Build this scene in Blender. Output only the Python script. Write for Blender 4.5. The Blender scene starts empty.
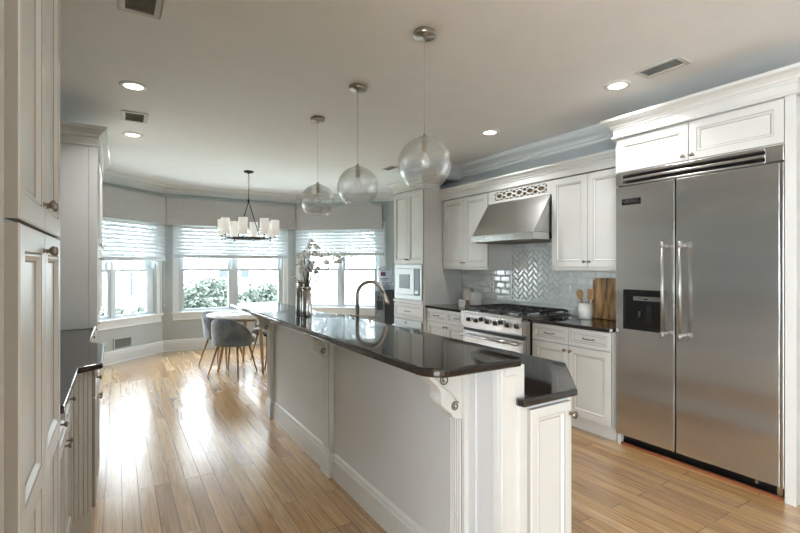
import bpy, bmesh, math, random
from mathutils import Vector, Matrix
random.seed(7)
C = bpy.context.scene.collection
sc = bpy.context.scene
PI = math.pi

# ------------------------------------------------------------------ camera
cd = bpy.data.cameras.new('camera'); cam = bpy.data.objects.new('camera', cd); C.objects.link(cam)
cam.location = (0, 0, 1.42); cam.rotation_euler = (PI/2, 0, -math.radians(31.79))
cd.sensor_width = 36; cd.lens = 455/800*36; cd.shift_y = -1/800; cd.clip_start = .02; cd.clip_end = 200
sc.camera = cam

# ------------------------------------------------------------------ world, exposure, daylight
w = bpy.data.worlds.new('sky'); sc.world = w; w.use_nodes = True
nt = w.node_tree; bg = nt.nodes['Background']
bg.inputs['Color'].default_value = (.90, .95, 1, 1); bg.inputs['Strength'].default_value = 10.5
sc.view_settings.view_transform = 'Standard'; sc.view_settings.look = 'None'
sc.view_settings.exposure = 1.0; sc.view_settings.gamma = 1; sc.view_settings.use_curve_mapping = False
try:
    sc.cycles.max_bounces = 10; sc.cycles.diffuse_bounces = 5; sc.cycles.glossy_bounces = 5
    sc.cycles.transparent_max_bounces = 16; sc.cycles.sample_clamp_indirect = 6
    sc.cycles.use_denoising = True; sc.cycles.caustics_reflective = False; sc.cycles.caustics_refractive = False
except Exception: pass

def area(name, loc, rot, sx, sy, power, col=(1, 1, 1), portal=False):
    l = bpy.data.lights.new(name, 'AREA'); l.shape = 'RECTANGLE'; l.size = sx; l.size_y = sy
    l.energy = power; l.color = col
    o = bpy.data.objects.new(name, l); C.objects.link(o); o.location = loc; o.rotation_euler = rot
    if portal: l.cycles.is_portal = True
    return o
# sampling portals in the bay windows and the added side opening (they only guide the sky light coming in)
area('side_portal', (-2.87, -1.75, 1.35), (PI/2, 0, -PI/2), 3.6, 2.1, 1, portal=True)
area('bay_portal', (1.745, 8.55, 1.39), (-PI/2, 0, 0), 1.9, 1.5, 1, portal=True)
area('bay_portal_left', (-.17, 7.88, 1.39), (-PI/2, 0, math.radians(42.2)), 1.7, 1.5, 1, portal=True)
area('bay_portal_right', (3.64, 7.94, 1.39), (-PI/2, 0, -math.radians(41.3)), 1.7, 1.5, 1, portal=True)
CAN_POWER = 4

# ------------------------------------------------------------------ materials
def lin(h):
    if isinstance(h, str):
        h = h.lstrip('#'); v = [int(h[i:i+2], 16)/255 for i in (0, 2, 4)]
    else: v = h
    return tuple(x/12.92 if x <= .04045 else ((x+.055)/1.055)**2.4 for x in v) + (1,)
def mat(name, col, rough=.5, metal=0, spec=.5, coat=0, trans=0, alpha=1, emit=None, es=0, ior=1.5):
    m = bpy.data.materials.new(name); m.use_nodes = True
    b = m.node_tree.nodes['Principled BSDF']
    b.inputs['Base Color'].default_value = lin(col); b.inputs['Roughness'].default_value = rough
    b.inputs['Metallic'].default_value = metal; b.inputs['Specular IOR Level'].default_value = spec
    b.inputs['Coat Weight'].default_value = coat; b.inputs['Transmission Weight'].default_value = trans
    b.inputs['IOR'].default_value = ior
    if emit: b.inputs['Emission Color'].default_value = lin(emit); b.inputs['Emission Strength'].default_value = es
    return m
def nodes(m): return m.node_tree.nodes, m.node_tree.links, m.node_tree.nodes['Principled BSDF']
def noise_mix(m, c1, c2, scale=(5, 5, 5), detail=3, lo=.35, hi=.65, bump=0, bdist=.002, coord='Object'):
    n, l, b = nodes(m)
    tc = n.new('ShaderNodeTexCoord'); mp = n.new('ShaderNodeMapping'); mp.inputs['Scale'].default_value = scale
    nz = n.new('ShaderNodeTexNoise'); nz.inputs['Scale'].default_value = 1; nz.inputs['Detail'].default_value = detail
    cr = n.new('ShaderNodeValToRGB'); cr.color_ramp.elements[0].position = lo; cr.color_ramp.elements[1].position = hi
    cr.color_ramp.elements[0].color = lin(c1); cr.color_ramp.elements[1].color = lin(c2)
    l.new(tc.outputs[coord], mp.inputs['Vector']); l.new(mp.outputs[0], nz.inputs['Vector'])
    l.new(nz.outputs['Fac'], cr.inputs['Fac']); l.new(cr.outputs[0], b.inputs['Base Color'])
    if bump:
        bp = n.new('ShaderNodeBump'); bp.inputs['Strength'].default_value = bump; bp.inputs['Distance'].default_value = bdist
        l.new(nz.outputs['Fac'], bp.inputs['Height']); l.new(bp.outputs[0], b.inputs['Normal'])
    return m
M = {}
M['paint'] = noise_mix(mat('cabinet_paint', '#d3d4d1', .36), '#d2d3d0', '#d7d8d5', (3, 3, 3))
M['darkglaze'] = mat('scroll_glaze', '#6d665a', .5)
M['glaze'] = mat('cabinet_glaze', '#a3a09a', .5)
M['island'] = noise_mix(mat('island_paint', '#d2d4d4', .42), '#d1d3d3', '#d5d7d7', (2, 2, 2))
M['wall'] = noise_mix(mat('wall_paint', '#b8c0c2', .7), '#b6bec0', '#bbc3c5', (4, 4, 4))
M['ceil'] = noise_mix(mat('ceiling_paint', '#f0f2f3', .8), '#eff1f2', '#f1f3f4', (4, 4, 4))
M['trim'] = noise_mix(mat('trim_paint', '#dfe3e3', .4), '#dde1e1', '#e1e5e5', (4, 4, 4))
M['nickel'] = mat('brushed_nickel', '#b0aaa0', .28, 1)
M['darknickel'] = mat('antique_nickel', '#8d8478', .3, 1)
M['chrome'] = mat('chrome', '#d0d0d0', .1, 1)
M['black'] = mat('black_plastic', '#0c0c0d', .3)
M['iron'] = noise_mix(mat('cast_iron', '#151413', .45), '#121110', '#1d1b1a', (30, 30, 30))
M['blackmetal'] = mat('black_metal', '#22221f', .4, .6)
M['ceramic'] = mat('white_ceramic', '#dcdcd6', .2)
M['vinyl'] = mat('window_vinyl', '#c9d0d4', .35)
M['velvet'] = noise_mix(mat('grey_velvet', '#5f686d', .75), '#4c555b', '#6c767b', (9, 9, 9), 4)
M['velvet'].node_tree.nodes['Principled BSDF'].inputs['Sheen Weight'].default_value = .6
M['darkvelvet'] = mat('black_seat', '#23262b', .6)
M['oakleg'] = noise_mix(mat('walnut_leg', '#8a6848', .5), '#7d5b3c', '#99744f', (40, 40, 4))
M['tableleg'] = noise_mix(mat('oak_leg', '#b39a7a', .5), '#a98f6e', '#bda585', (40, 40, 4))
M['tabletop'] = mat('table_white', '#e6e4df', .15)
M['oak_light'] = noise_mix(mat('spoon_wood', '#b58c5c', .6), '#a87d4d', '#c29a6a', (60, 60, 8))
M['fabric'] = noise_mix(mat('valance_fabric', '#b9b9b8', .9), '#adadac', '#c4c4c3', (70, 70, 70), 3, .3, .7, .3)
M['jug'] = mat('blue_jug', '#c2d2ea', .15)
M['coolergrey'] = mat('cooler_grey', '#8a97a0', .35)
M['coolerdark'] = mat('cooler_dark', '#3c444a', .35)
M['paper'] = mat('paper_label', '#dfe3ee', .6)
M['inkblue'] = mat('label_blue', '#4a568a', .5)
M['inkred'] = mat('label_red', '#a83a40', .5)
M['grille'] = mat('vent_paint', '#cfcfca', .5)
M['ventdark'] = mat('vent_dark', '#6d6c66', .7)
M['shadewhite'] = mat('lamp_shade', '#f4f5f2', .6, emit='#fffaf2', es=.15)
M['lens'] = mat('lamp_lens', '#ffffff', .4, emit='#fff4e2', es=6)
M['bulb'] = mat('bulb', '#f4f2ec', .1)
M['stem'] = mat('branch', '#5e5140', .7)
M['stemgreen'] = mat('green_stem', '#7e8a68', .7)
M['petal'] = mat('petal', '#f4f3f0', .7)
M['berry'] = mat('berry', '#3b2a26', .5)
M['leafout'] = noise_mix(mat('shrub_leaf', '#343f37', .6), '#202a24', '#4a584a', (6, 6, 6))
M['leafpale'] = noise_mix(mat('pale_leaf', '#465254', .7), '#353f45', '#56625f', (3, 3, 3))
M['bark'] = mat('bark', '#6d6a66', .8)
M['snowy'] = noise_mix(mat('lawn', '#c0c6bb', .9), '#b3bcab', '#d0d2ca', (1, 1, 1))
M['siding'] = mat('siding', '#d2d4d4', .7)
M['shutter'] = mat('shutter', '#2b343d', .5)
M['register'] = mat('register_grey', '#8e9494', .5)
M['toe'] = mat('shoe_wood', '#8a5234', .4)
M['signwood'] = mat('sign_wood', '#a08560', .5)
M['grout'] = mat('grout', '#cdd1cf', .8)

def glassy(name, tint, fac_lo, fac_hi, rough=.03, white=0, bump=False):
    m = bpy.data.materials.new(name); m.use_nodes = True; n, l = m.node_tree.nodes, m.node_tree.links
    n.remove(n['Principled BSDF']); out = n['Material Output']
    tr = n.new('ShaderNodeBsdfTransparent'); tr.inputs[0].default_value = tint + (1,)
    gl = n.new('ShaderNodeBsdfGlossy'); gl.inputs['Roughness'].default_value = rough
    df = n.new('ShaderNodeBsdfDiffuse'); df.inputs[0].default_value = (.85, .87, .87, 1)
    lw = n.new('ShaderNodeLayerWeight'); lw.inputs['Blend'].default_value = .35
    mr = n.new('ShaderNodeMapRange'); mr.inputs['To Min'].default_value = fac_lo; mr.inputs['To Max'].default_value = fac_hi
    mx = n.new('ShaderNodeMixShader'); mx2 = n.new('ShaderNodeMixShader'); mx2.inputs[0].default_value = white
    l.new(lw.outputs['Facing'], mr.inputs['Value']); l.new(mr.outputs[0], mx.inputs[0])
    l.new(tr.outputs[0], mx2.inputs[1]); l.new(df.outputs[0], mx2.inputs[2])
    l.new(mx2.outputs[0], mx.inputs[1]); l.new(gl.outputs[0], mx.inputs[2]); l.new(mx.outputs[0], out.inputs['Surface'])
    if bump:
        tc = n.new('ShaderNodeTexCoord'); mp = n.new('ShaderNodeMapping'); mp.inputs['Scale'].default_value = (70, 70, 7)
        nz = n.new('ShaderNodeTexNoise'); nz.inputs['Scale'].default_value = 1; nz.inputs['Detail'].default_value = 2
        bp = n.new('ShaderNodeBump'); bp.inputs['Strength'].default_value = .7; bp.inputs['Distance'].default_value = .004
        l.new(tc.outputs['Object'], mp.inputs[0]); l.new(mp.outputs[0], nz.inputs['Vector'])
        l.new(nz.outputs['Fac'], bp.inputs['Height']); l.new(bp.outputs[0], gl.inputs['Normal']); l.new(bp.outputs[0], lw.inputs['Normal'])
    return m
M['pane'] = glassy('window_glass', (.97, .99, 1), .02, .3)
M['globe'] = glassy('globe_glass', (.99, 1, 1), .03, .6, .08, .035, True)
M['jugglass'] = glassy('jug_glass', (.72, .82, .97), .05, .5, .1, .35)

def steel(name, col, axis_scale, rough=.27):
    m = mat(name, col, rough, 1); n, l, b = nodes(m)
    tc = n.new('ShaderNodeTexCoord'); mp = n.new('ShaderNodeMapping'); mp.inputs['Scale'].default_value = axis_scale
    nz = n.new('ShaderNodeTexNoise'); nz.inputs['Scale'].default_value = 1; nz.inputs['Detail'].default_value = 3
    bp = n.new('ShaderNodeBump'); bp.inputs['Strength'].default_value = .12; bp.inputs['Distance'].default_value = .0006
    mp2 = n.new('ShaderNodeMapping'); mp2.inputs['Scale'].default_value = (.5, .5, 2.8)
    n2 = n.new('ShaderNodeTexNoise'); n2.inputs['Scale'].default_value = 1; n2.inputs['Detail'].default_value = 1
    b2 = n.new('ShaderNodeBump'); b2.inputs['Strength'].default_value = .5; b2.inputs['Distance'].default_value = .05
    l.new(tc.outputs['Object'], mp.inputs[0]); l.new(mp.outputs[0], nz.inputs['Vector'])
    l.new(tc.outputs['Object'], mp2.inputs[0]); l.new(mp2.outputs[0], n2.inputs['Vector'])
    l.new(n2.outputs['Fac'], b2.inputs['Height']); l.new(b2.outputs[0], bp.inputs['Normal'])
    l.new(nz.outputs['Fac'], bp.inputs['Height']); l.new(bp.outputs[0], b.inputs['Normal'])
    return m
M['steel'] = steel('stainless_steel', '#d0cecb', (4, 4, 500))
M['steelv'] = steel('stainless_hood', '#bcbcba', (4, 4, 500), .3)
M['micro'] = mat('satin_steel', '#a3a5a3', .5, 1)
M['handle'] = mat('handle_steel', '#a9a8a5', .34, 1)
M['steelplain'] = mat('stainless_plain', '#c0bfbb', .22, 1)

# granite
g = M['granite'] = mat('black_granite', '#0d0b0b', .05, 0, .5, ior=1.75)
n, l, b = nodes(g); tc = n.new('ShaderNodeTexCoord'); v = n.new('ShaderNodeTexNoise'); v.inputs['Scale'].default_value = 140; v.inputs['Detail'].default_value = 4
cr = n.new('ShaderNodeValToRGB'); cr.color_ramp.elements[0].position = .56; cr.color_ramp.elements[1].position = .78
cr.color_ramp.elements[0].color = lin('#0e0c0c'); cr.color_ramp.elements[1].color = lin('#5a3a2c')
l.new(tc.outputs['Object'], v.inputs['Vector']); l.new(v.outputs['Fac'], cr.inputs['Fac']); l.new(cr.outputs[0], b.inputs['Base Color'])

# oak strip floor
f = M['floor'] = mat('oak_floor', '#c59c69', .26, 0, .5, coat=.9)
f.node_tree.nodes['Principled BSDF'].inputs['Coat Roughness'].default_value = .2; f.node_tree.nodes['Principled BSDF'].inputs['Coat IOR'].default_value = 1.75
n, l, b = nodes(f); tc = n.new('ShaderNodeTexCoord'); mp = n.new('ShaderNodeMapping'); mp.inputs['Rotation'].default_value = (0, 0, PI/2)
br = n.new('ShaderNodeTexBrick'); br.inputs['Scale'].default_value = 1; br.inputs['Brick Width'].default_value = 1.05; br.inputs['Row Height'].default_value = .090
br.inputs['Mortar Size'].default_value = .0016; br.inputs['Mortar Smooth'].default_value = .3; br.offset = .37; br.offset_frequency = 3; br.inputs['Bias'].default_value = 0
br.inputs['Color1'].default_value = (0, 0, 0, 1); br.inputs['Color2'].default_value = (1, 1, 1, 1); br.inputs['Mortar'].default_value = (.5, .5, .5, 1)
ramp = n.new('ShaderNodeValToRGB'); e = ramp.color_ramp.elements
e[0].position = 0; e[0].color = lin('#b28d63'); e[1].position = 1; e[1].color = lin('#dfbf90')
for p_, c_ in ((.3, '#bf9768'), (.55, '#d0a873'), (.8, '#c79f6c')): x = ramp.color_ramp.elements.new(p_); x.color = lin(c_)
mpg = n.new('ShaderNodeMapping'); mpg.inputs['Scale'].default_value = (34, 1.6, 1)
sep = n.new('ShaderNodeVectorMath'); sep.operation = 'ADD'; mulv = n.new('ShaderNodeVectorMath'); mulv.operation = 'SCALE'; mulv.inputs['Scale'].default_value = 9
ng = n.new('ShaderNodeTexNoise'); ng.inputs['Scale'].default_value = 1; ng.inputs['Detail'].default_value = 5; ng.inputs['Distortion'].default_value = 2.2
gr = n.new('ShaderNodeValToRGB'); gr.color_ramp.elements[0].position = .3; gr.color_ramp.elements[1].position = .7
gr.color_ramp.elements[0].color = (.5, .45, .4, 1); gr.color_ramp.elements[1].color = (1.05, 1.04, 1.02, 1)
mm = n.new('ShaderNodeMix'); mm.data_type = 'RGBA'; mm.blend_type = 'MULTIPLY'; mm.inputs[0].default_value = .75
mj = n.new('ShaderNodeMix'); mj.data_type = 'RGBA'; mj.inputs[7].default_value = lin('#5d4128')
l.new(tc.outputs['Object'], mp.inputs[0]); l.new(mp.outputs[0], br.inputs['Vector']); l.new(br.outputs['Color'], ramp.inputs['Fac'])
l.new(br.outputs['Color'], mulv.inputs[0]); l.new(tc.outputs['Object'], mpg.inputs[0]); l.new(mpg.outputs[0], sep.inputs[0]); l.new(mulv.outputs[0], sep.inputs[1])
l.new(sep.outputs[0], ng.inputs['Vector']); l.new(ng.outputs['Fac'], gr.inputs['Fac'])
l.new(ramp.outputs[0], mm.inputs[6]); l.new(gr.outputs[0], mm.inputs[7]); l.new(mm.outputs[2], mj.inputs[6]); l.new(br.outputs['Fac'], mj.inputs[0])
l.new(mj.outputs[2], b.inputs['Base Color'])
mps = n.new('ShaderNodeMapping'); mps.inputs['Scale'].default_value = (14, 3.5, 1); ns = n.new('ShaderNodeTexNoise'); ns.inputs['Scale'].default_value = 1; ns.inputs['Detail'].default_value = 2
l.new(tc.outputs['Object'], mps.inputs[0]); l.new(mps.outputs[0], ns.inputs['Vector'])
bp = n.new('ShaderNodeBump'); bp.inputs['Strength'].default_value = .35; bp.inputs['Distance'].default_value = .0045
bp2 = n.new('ShaderNodeBump'); bp2.invert = True; bp2.inputs['Strength'].default_value = .5; bp2.inputs['Distance'].default_value = .002
l.new(ns.outputs['Fac'], bp.inputs['Height']); l.new(br.outputs['Fac'], bp2.inputs['Height']); l.new(bp.outputs[0], bp2.inputs['Normal']); l.new(bp2.outputs[0], b.inputs['Normal']); l.new(bp2.outputs[0], b.inputs['Coat Normal'])

# figured board
cb = M['board'] = noise_mix(mat('board_wood', '#7d5636', .35), '#4a2d19', '#c39a66', (2, 22, 3), 4, .36, .66)
M['tile'] = noise_mix(mat('glazed_tile', '#d0d6d4', .08, 0, .6), '#cad1cf', '#d8dddb', (9, 9, 9), 2, .3, .7)

# ------------------------------------------------------------------ mesh helpers
def V(*a): return Vector(a)
class MB:
    def __init__(s): s.v = []; s.f = []; s.m = []; s.sm = []
    def add(s, vs, fs, m=0, smooth=False):
        k = len(s.v); s.v += [Vector(p) for p in vs]
        for q in fs: s.f.append([i+k for i in q]); s.m.append(m); s.sm.append(smooth)
        return s
    def obox(s, O, u, v, w_, m=0):
        O, u, v, w_ = map(Vector, (O, u, v, w_))
        p = [O, O+u, O+u+v, O+v]; p += [q+w_ for q in p]
        return s.add(p, [(0, 1, 2, 3), (4, 5, 6, 7), (0, 1, 5, 4), (1, 2, 6, 5), (2, 3, 7, 6), (3, 0, 4, 7)], m)
    def box(s, x0, x1, y0, y1, z0, z1, m=0):
        return s.obox((x0, y0, z0), (x1-x0, 0, 0), (0, y1-y0, 0), (0, 0, z1-z0), m)
    def prism(s, poly, z0, z1, m=0):
        k = len(poly); vs = [(x, y, z0) for x, y in poly] + [(x, y, z1) for x, y in poly]
        return s.add(vs, [tuple(range(k)), tuple(range(k, 2*k))] + [(i, (i+1) % k, (i+1) % k+k, i+k) for i in range(k)], m)
    def extr(s, pts, d, m=0, smooth=False):
        k = len(pts); d = Vector(d); vs = [Vector(p) for p in pts]; vs += [p+d for p in vs]
        s.add(vs, [tuple(range(k)), tuple(range(k, 2*k))], m)
        return s.add(vs, [(i, (i+1) % k, (i+1) % k+k, i+k) for i in range(k)], m, smooth)
    def tube(s, pts, r, seg=10, m=0, cap=True):
        pts = [Vector(p) for p in pts]; rs = r if isinstance(r, (list, tuple)) else [r]*len(pts)
        t0 = (pts[1]-pts[0]).normalized(); a = t0.orthogonal().normalized(); rings = []
        for i, p in enumerate(pts):
            t = (pts[min(i+1, len(pts)-1)]-pts[max(i-1, 0)]).normalized()
            a = (a-t*a.dot(t)).normalized(); b_ = t.cross(a)
            rings.append([p+(a*math.cos(2*PI*k/seg)+b_*math.sin(2*PI*k/seg))*rs[i] for k in range(seg)])
        vs = [q for r_ in rings for q in r_]; fs = []
        for i in range(len(pts)-1):
            for k in range(seg): fs.append((i*seg+k, i*seg+(k+1) % seg, (i+1)*seg+(k+1) % seg, (i+1)*seg+k))
        s.add(vs, fs, m, True)
        if cap: s.add(rings[0], [tuple(range(seg))], m); s.add(rings[-1], [tuple(range(seg))], m)
        return s
    def lathe(s, c, prof, axis=(0, 0, 1), seg=24, m=0, smooth=True):
        c = Vector(c); t = Vector(axis).normalized(); a = t.orthogonal().normalized(); b_ = t.cross(a); vs = []; fs = []
        for r, h in prof:
            for k in range(seg): vs.append(c+t*h+(a*math.cos(2*PI*k/seg)+b_*math.sin(2*PI*k/seg))*max(r, 1e-5))
        for i in range(len(prof)-1):
            for k in range(seg): fs.append((i*seg+k, i*seg+(k+1) % seg, (i+1)*seg+(k+1) % seg, (i+1)*seg+k))
        return s.add(vs, fs, m, smooth)
    def ball(s, c, r, m=0, seg=12):
        n_ = seg//2; return s.lathe(c, [(r*math.sin(PI*i/n_), -r*math.cos(PI*i/n_)) for i in range(n_+1)], seg=seg, m=m)
    def sweep(s, path, prof, closed=False, m=0, side=1):
        # path in XY; prof = closed list of (outward offset, z); outward = left of travel * side
        P = [Vector((p[0], p[1])) for p in path]; k = len(P); rings = []
        for i in range(k):
            d0 = (P[i]-P[i-1]).normalized() if (i > 0 or closed) else None
            d1 = (P[(i+1) % k]-P[i]).normalized() if (i < k-1 or closed) else None
            d0 = d0 or d1; d1 = d1 or d0
            n0 = Vector((-d0.y, d0.x))*side; n1 = Vector((-d1.y, d1.x))*side; nn = (n0+n1).normalized(); sc_ = 1/max(.3, nn.dot(n0))
            rings.append([(P[i].x+nn.x*o*sc_, P[i].y+nn.y*o*sc_, z) for o, z in prof])
        q = len(prof); vs = [p for r in rings for p in r]; fs = []
        for i in range(k if closed else k-1):
            j = (i+1) % k
            for a in range(q): fs.append((i*q+a, i*q+(a+1) % q, j*q+(a+1) % q, j*q+a))
        s.add(vs, fs, m)
        if not closed: s.add(rings[0], [tuple(range(q))], m); s.add(rings[-1], [tuple(range(q))], m)
        return s
    def panel(s, O, u, n_, W, H, T=.02, frame=.055, m=0, gm=1, flat=False, raised=False):
        # framed door or drawer front: O lower corner on the back plane, u along width, n_ outward
        O, u, n_ = Vector(O), Vector(u).normalized(), Vector(n_).normalized(); z = V(0, 0, 1)
        rings = [(0, 0, 0), (0, T-.003, 1), (.003, T, 0)]
        if not flat:
            fr = min(frame, W*.24, H*.28)
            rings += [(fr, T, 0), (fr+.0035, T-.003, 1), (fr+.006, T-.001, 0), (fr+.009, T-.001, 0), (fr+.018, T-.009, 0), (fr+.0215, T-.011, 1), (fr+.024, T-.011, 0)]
            if raised: rings += [(fr+.05, T-.004, 0)]
        def ring(ins, d): return [O+u*a+z*b_+n_*d for a, b_ in ((ins, ins), (W-ins, ins), (W-ins, H-ins), (ins, H-ins))]
        pr = ring(rings[0][0], rings[0][1]); s.add(pr, [(0, 1, 2, 3)], m)
        for ins, d, g_ in rings[1:]:
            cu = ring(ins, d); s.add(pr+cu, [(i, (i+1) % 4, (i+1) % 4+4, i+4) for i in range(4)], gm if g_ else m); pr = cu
        return s.add(pr, [(0, 1, 2, 3)], m)

def build(name, mb, ms, parent=None, base=None, bevel=0, kind=None, recalc=True):
    me = bpy.data.meshes.new(name)
    if parent is not None: base = Vector(parent['_b'])
    if base is None:
        xs = [p.x for p in mb.v]; ys = [p.y for p in mb.v]; zs = [p.z for p in mb.v]
        base = V((min(xs)+max(xs))/2, (min(ys)+max(ys))/2, min(zs))
    base = Vector(base)
    me.from_pydata([p-base for p in mb.v], [], mb.f)
    if not isinstance(ms, (list, tuple)): ms = [ms]
    for x in ms: me.materials.append(M[x] if isinstance(x, str) else x)
    me.polygons.foreach_set('material_index', mb.m); me.polygons.foreach_set('use_smooth', mb.sm)
    bm = bmesh.new(); bm.from_mesh(me); bmesh.ops.remove_doubles(bm, verts=bm.verts, dist=1e-5)
    if recalc: bmesh.ops.recalc_face_normals(bm, faces=bm.faces)
    bm.to_mesh(me); bm.free()
    o = bpy.data.objects.new(name, me); C.objects.link(o)
    if parent is not None: o.parent = parent
    else: o.location = base
    o['_b'] = tuple(base)
    if bevel:
        bv = o.modifiers.new('bevel', 'BEVEL'); bv.width = bevel; bv.segments = 2; bv.limit_method = 'ANGLE'; bv.angle_limit = math.radians(50)
    if kind: o['kind'] = kind
    return o
def thing(name, label, cat, loc, group=None):
    o = bpy.data.objects.new(name, None); C.objects.link(o); o.location = loc; o.empty_display_size = .1
    o['_b'] = tuple(loc); o['label'] = label; o['category'] = cat
    if group: o['group'] = group
    return o
def tag(o, label, cat, group=None, kind=None):
    o['label'] = label; o['category'] = cat
    if group: o['group'] = group
    if kind: o['kind'] = kind
    return o
def dup(o, loc=None, rz=None, label=None, parent=None):
    c = o.copy(); C.objects.link(c)
    if parent is not None: c.parent = parent
    for ch in [x for x in bpy.data.objects if x.parent == o]: dup(ch, parent=c)
    if loc is not None: c.location = loc
    if rz is not None: c.rotation_euler = (0, 0, rz)
    if label: c['label'] = label
    return c
def struct(name, mb, ms, bevel=0): return build(name, mb, ms, kind='structure', bevel=bevel)
def knob(parent, p, n_, m='darknickel', r=.016, k=1):
    mb = MB().lathe(p, [(a_*k, h_*k) for a_, h_ in [(.009, 0), (.006, .004), (.005, .014), (.010, .018), (r, .024), (r*.98, .029), (r*.6, .033), (0, .034)]], n_, 16)
    return build('knob', mb, m, parent)
def pull(parent, p, u, n_, L=.1, m='darknickel'):
    p, u, n_ = Vector(p), Vector(u), Vector(n_)
    pts = [p-u*L/2, p-u*L/2+n_*.018, p-u*L*.38+n_*.028, p+n_*.031, p+u*L*.38+n_*.028, p+u*L/2+n_*.018, p+u*L/2]
    mb = MB().tube(pts, [.007, .005, .005, .0065, .005, .005, .007], 8, 0)
    return build('pull', mb, m, parent)
NX, PY = V(-1, 0, 0), V(0, 1, 0)

# ------------------------------------------------------------------ SETTING
CZ = 2.745
A, B, Cc, D = (-.8, 7.11), (.62, 8.4), (2.87, 8.39), (4.62, 6.85)
fl = MB().prism([(-3, -4.0), (5.2, -4.0), (5.2, 6.4), (4.75, 6.95), (2.9, 8.55), (.55, 8.55), (-.95, 7.2), (-3, 7.2)], -.12, 0); struct('floor', fl, 'floor')
struct('ceiling', MB().prism([(-3, -4.0), (5.2, -4.0), (5.2, 6.4), (4.75, 6.95), (2.95, 8.6), (.5, 8.6), (-.95, 7.25), (-3, 7.25)], CZ, CZ+.12), 'ceil')
struct('wall_left', MB().box(-.95, -.8, .3, 7.2, 0, CZ), 'wall')
struct('wall_left_rear', MB().box(-3, -.8, .3, .45, 0, CZ).box(-3, -2.85, .05, .3, 0, CZ).box(-3, -2.85, -3.85, -3.55, 0, CZ).box(-3, -2.85, -3.55, .05, 0, .3).box(-3, -2.85, -3.55, .05, 2.4, CZ), 'wall')  # unseen opening behind the camera, added to let in sky light as fill
struct('wall_right', MB().box(3.95, 4.1, -1.2, 5.5, 0, CZ), 'wall')
struct('wall_nook_return', MB().box(4.1, 4.75, 5.5, 5.62, 0, CZ), 'wall')
struct('wall_nook_right', MB().box(4.62, 4.77, 5.62, 6.95, 0, CZ), 'wall')
struct('wall_soffit', MB().box(3.56, 3.949, 4.82, 5.5, 2.57, CZ), 'wall')
struct('wall_right_rear', MB().box(3.95, 5.2, -1.35, -1.2, 0, CZ).box(5.05, 5.2, -4, -1.35, 0, CZ), 'wall')
struct('wall_rear', MB().box(-3, 5.2, -4, -3.85, 0, CZ), 'wall')

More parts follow.
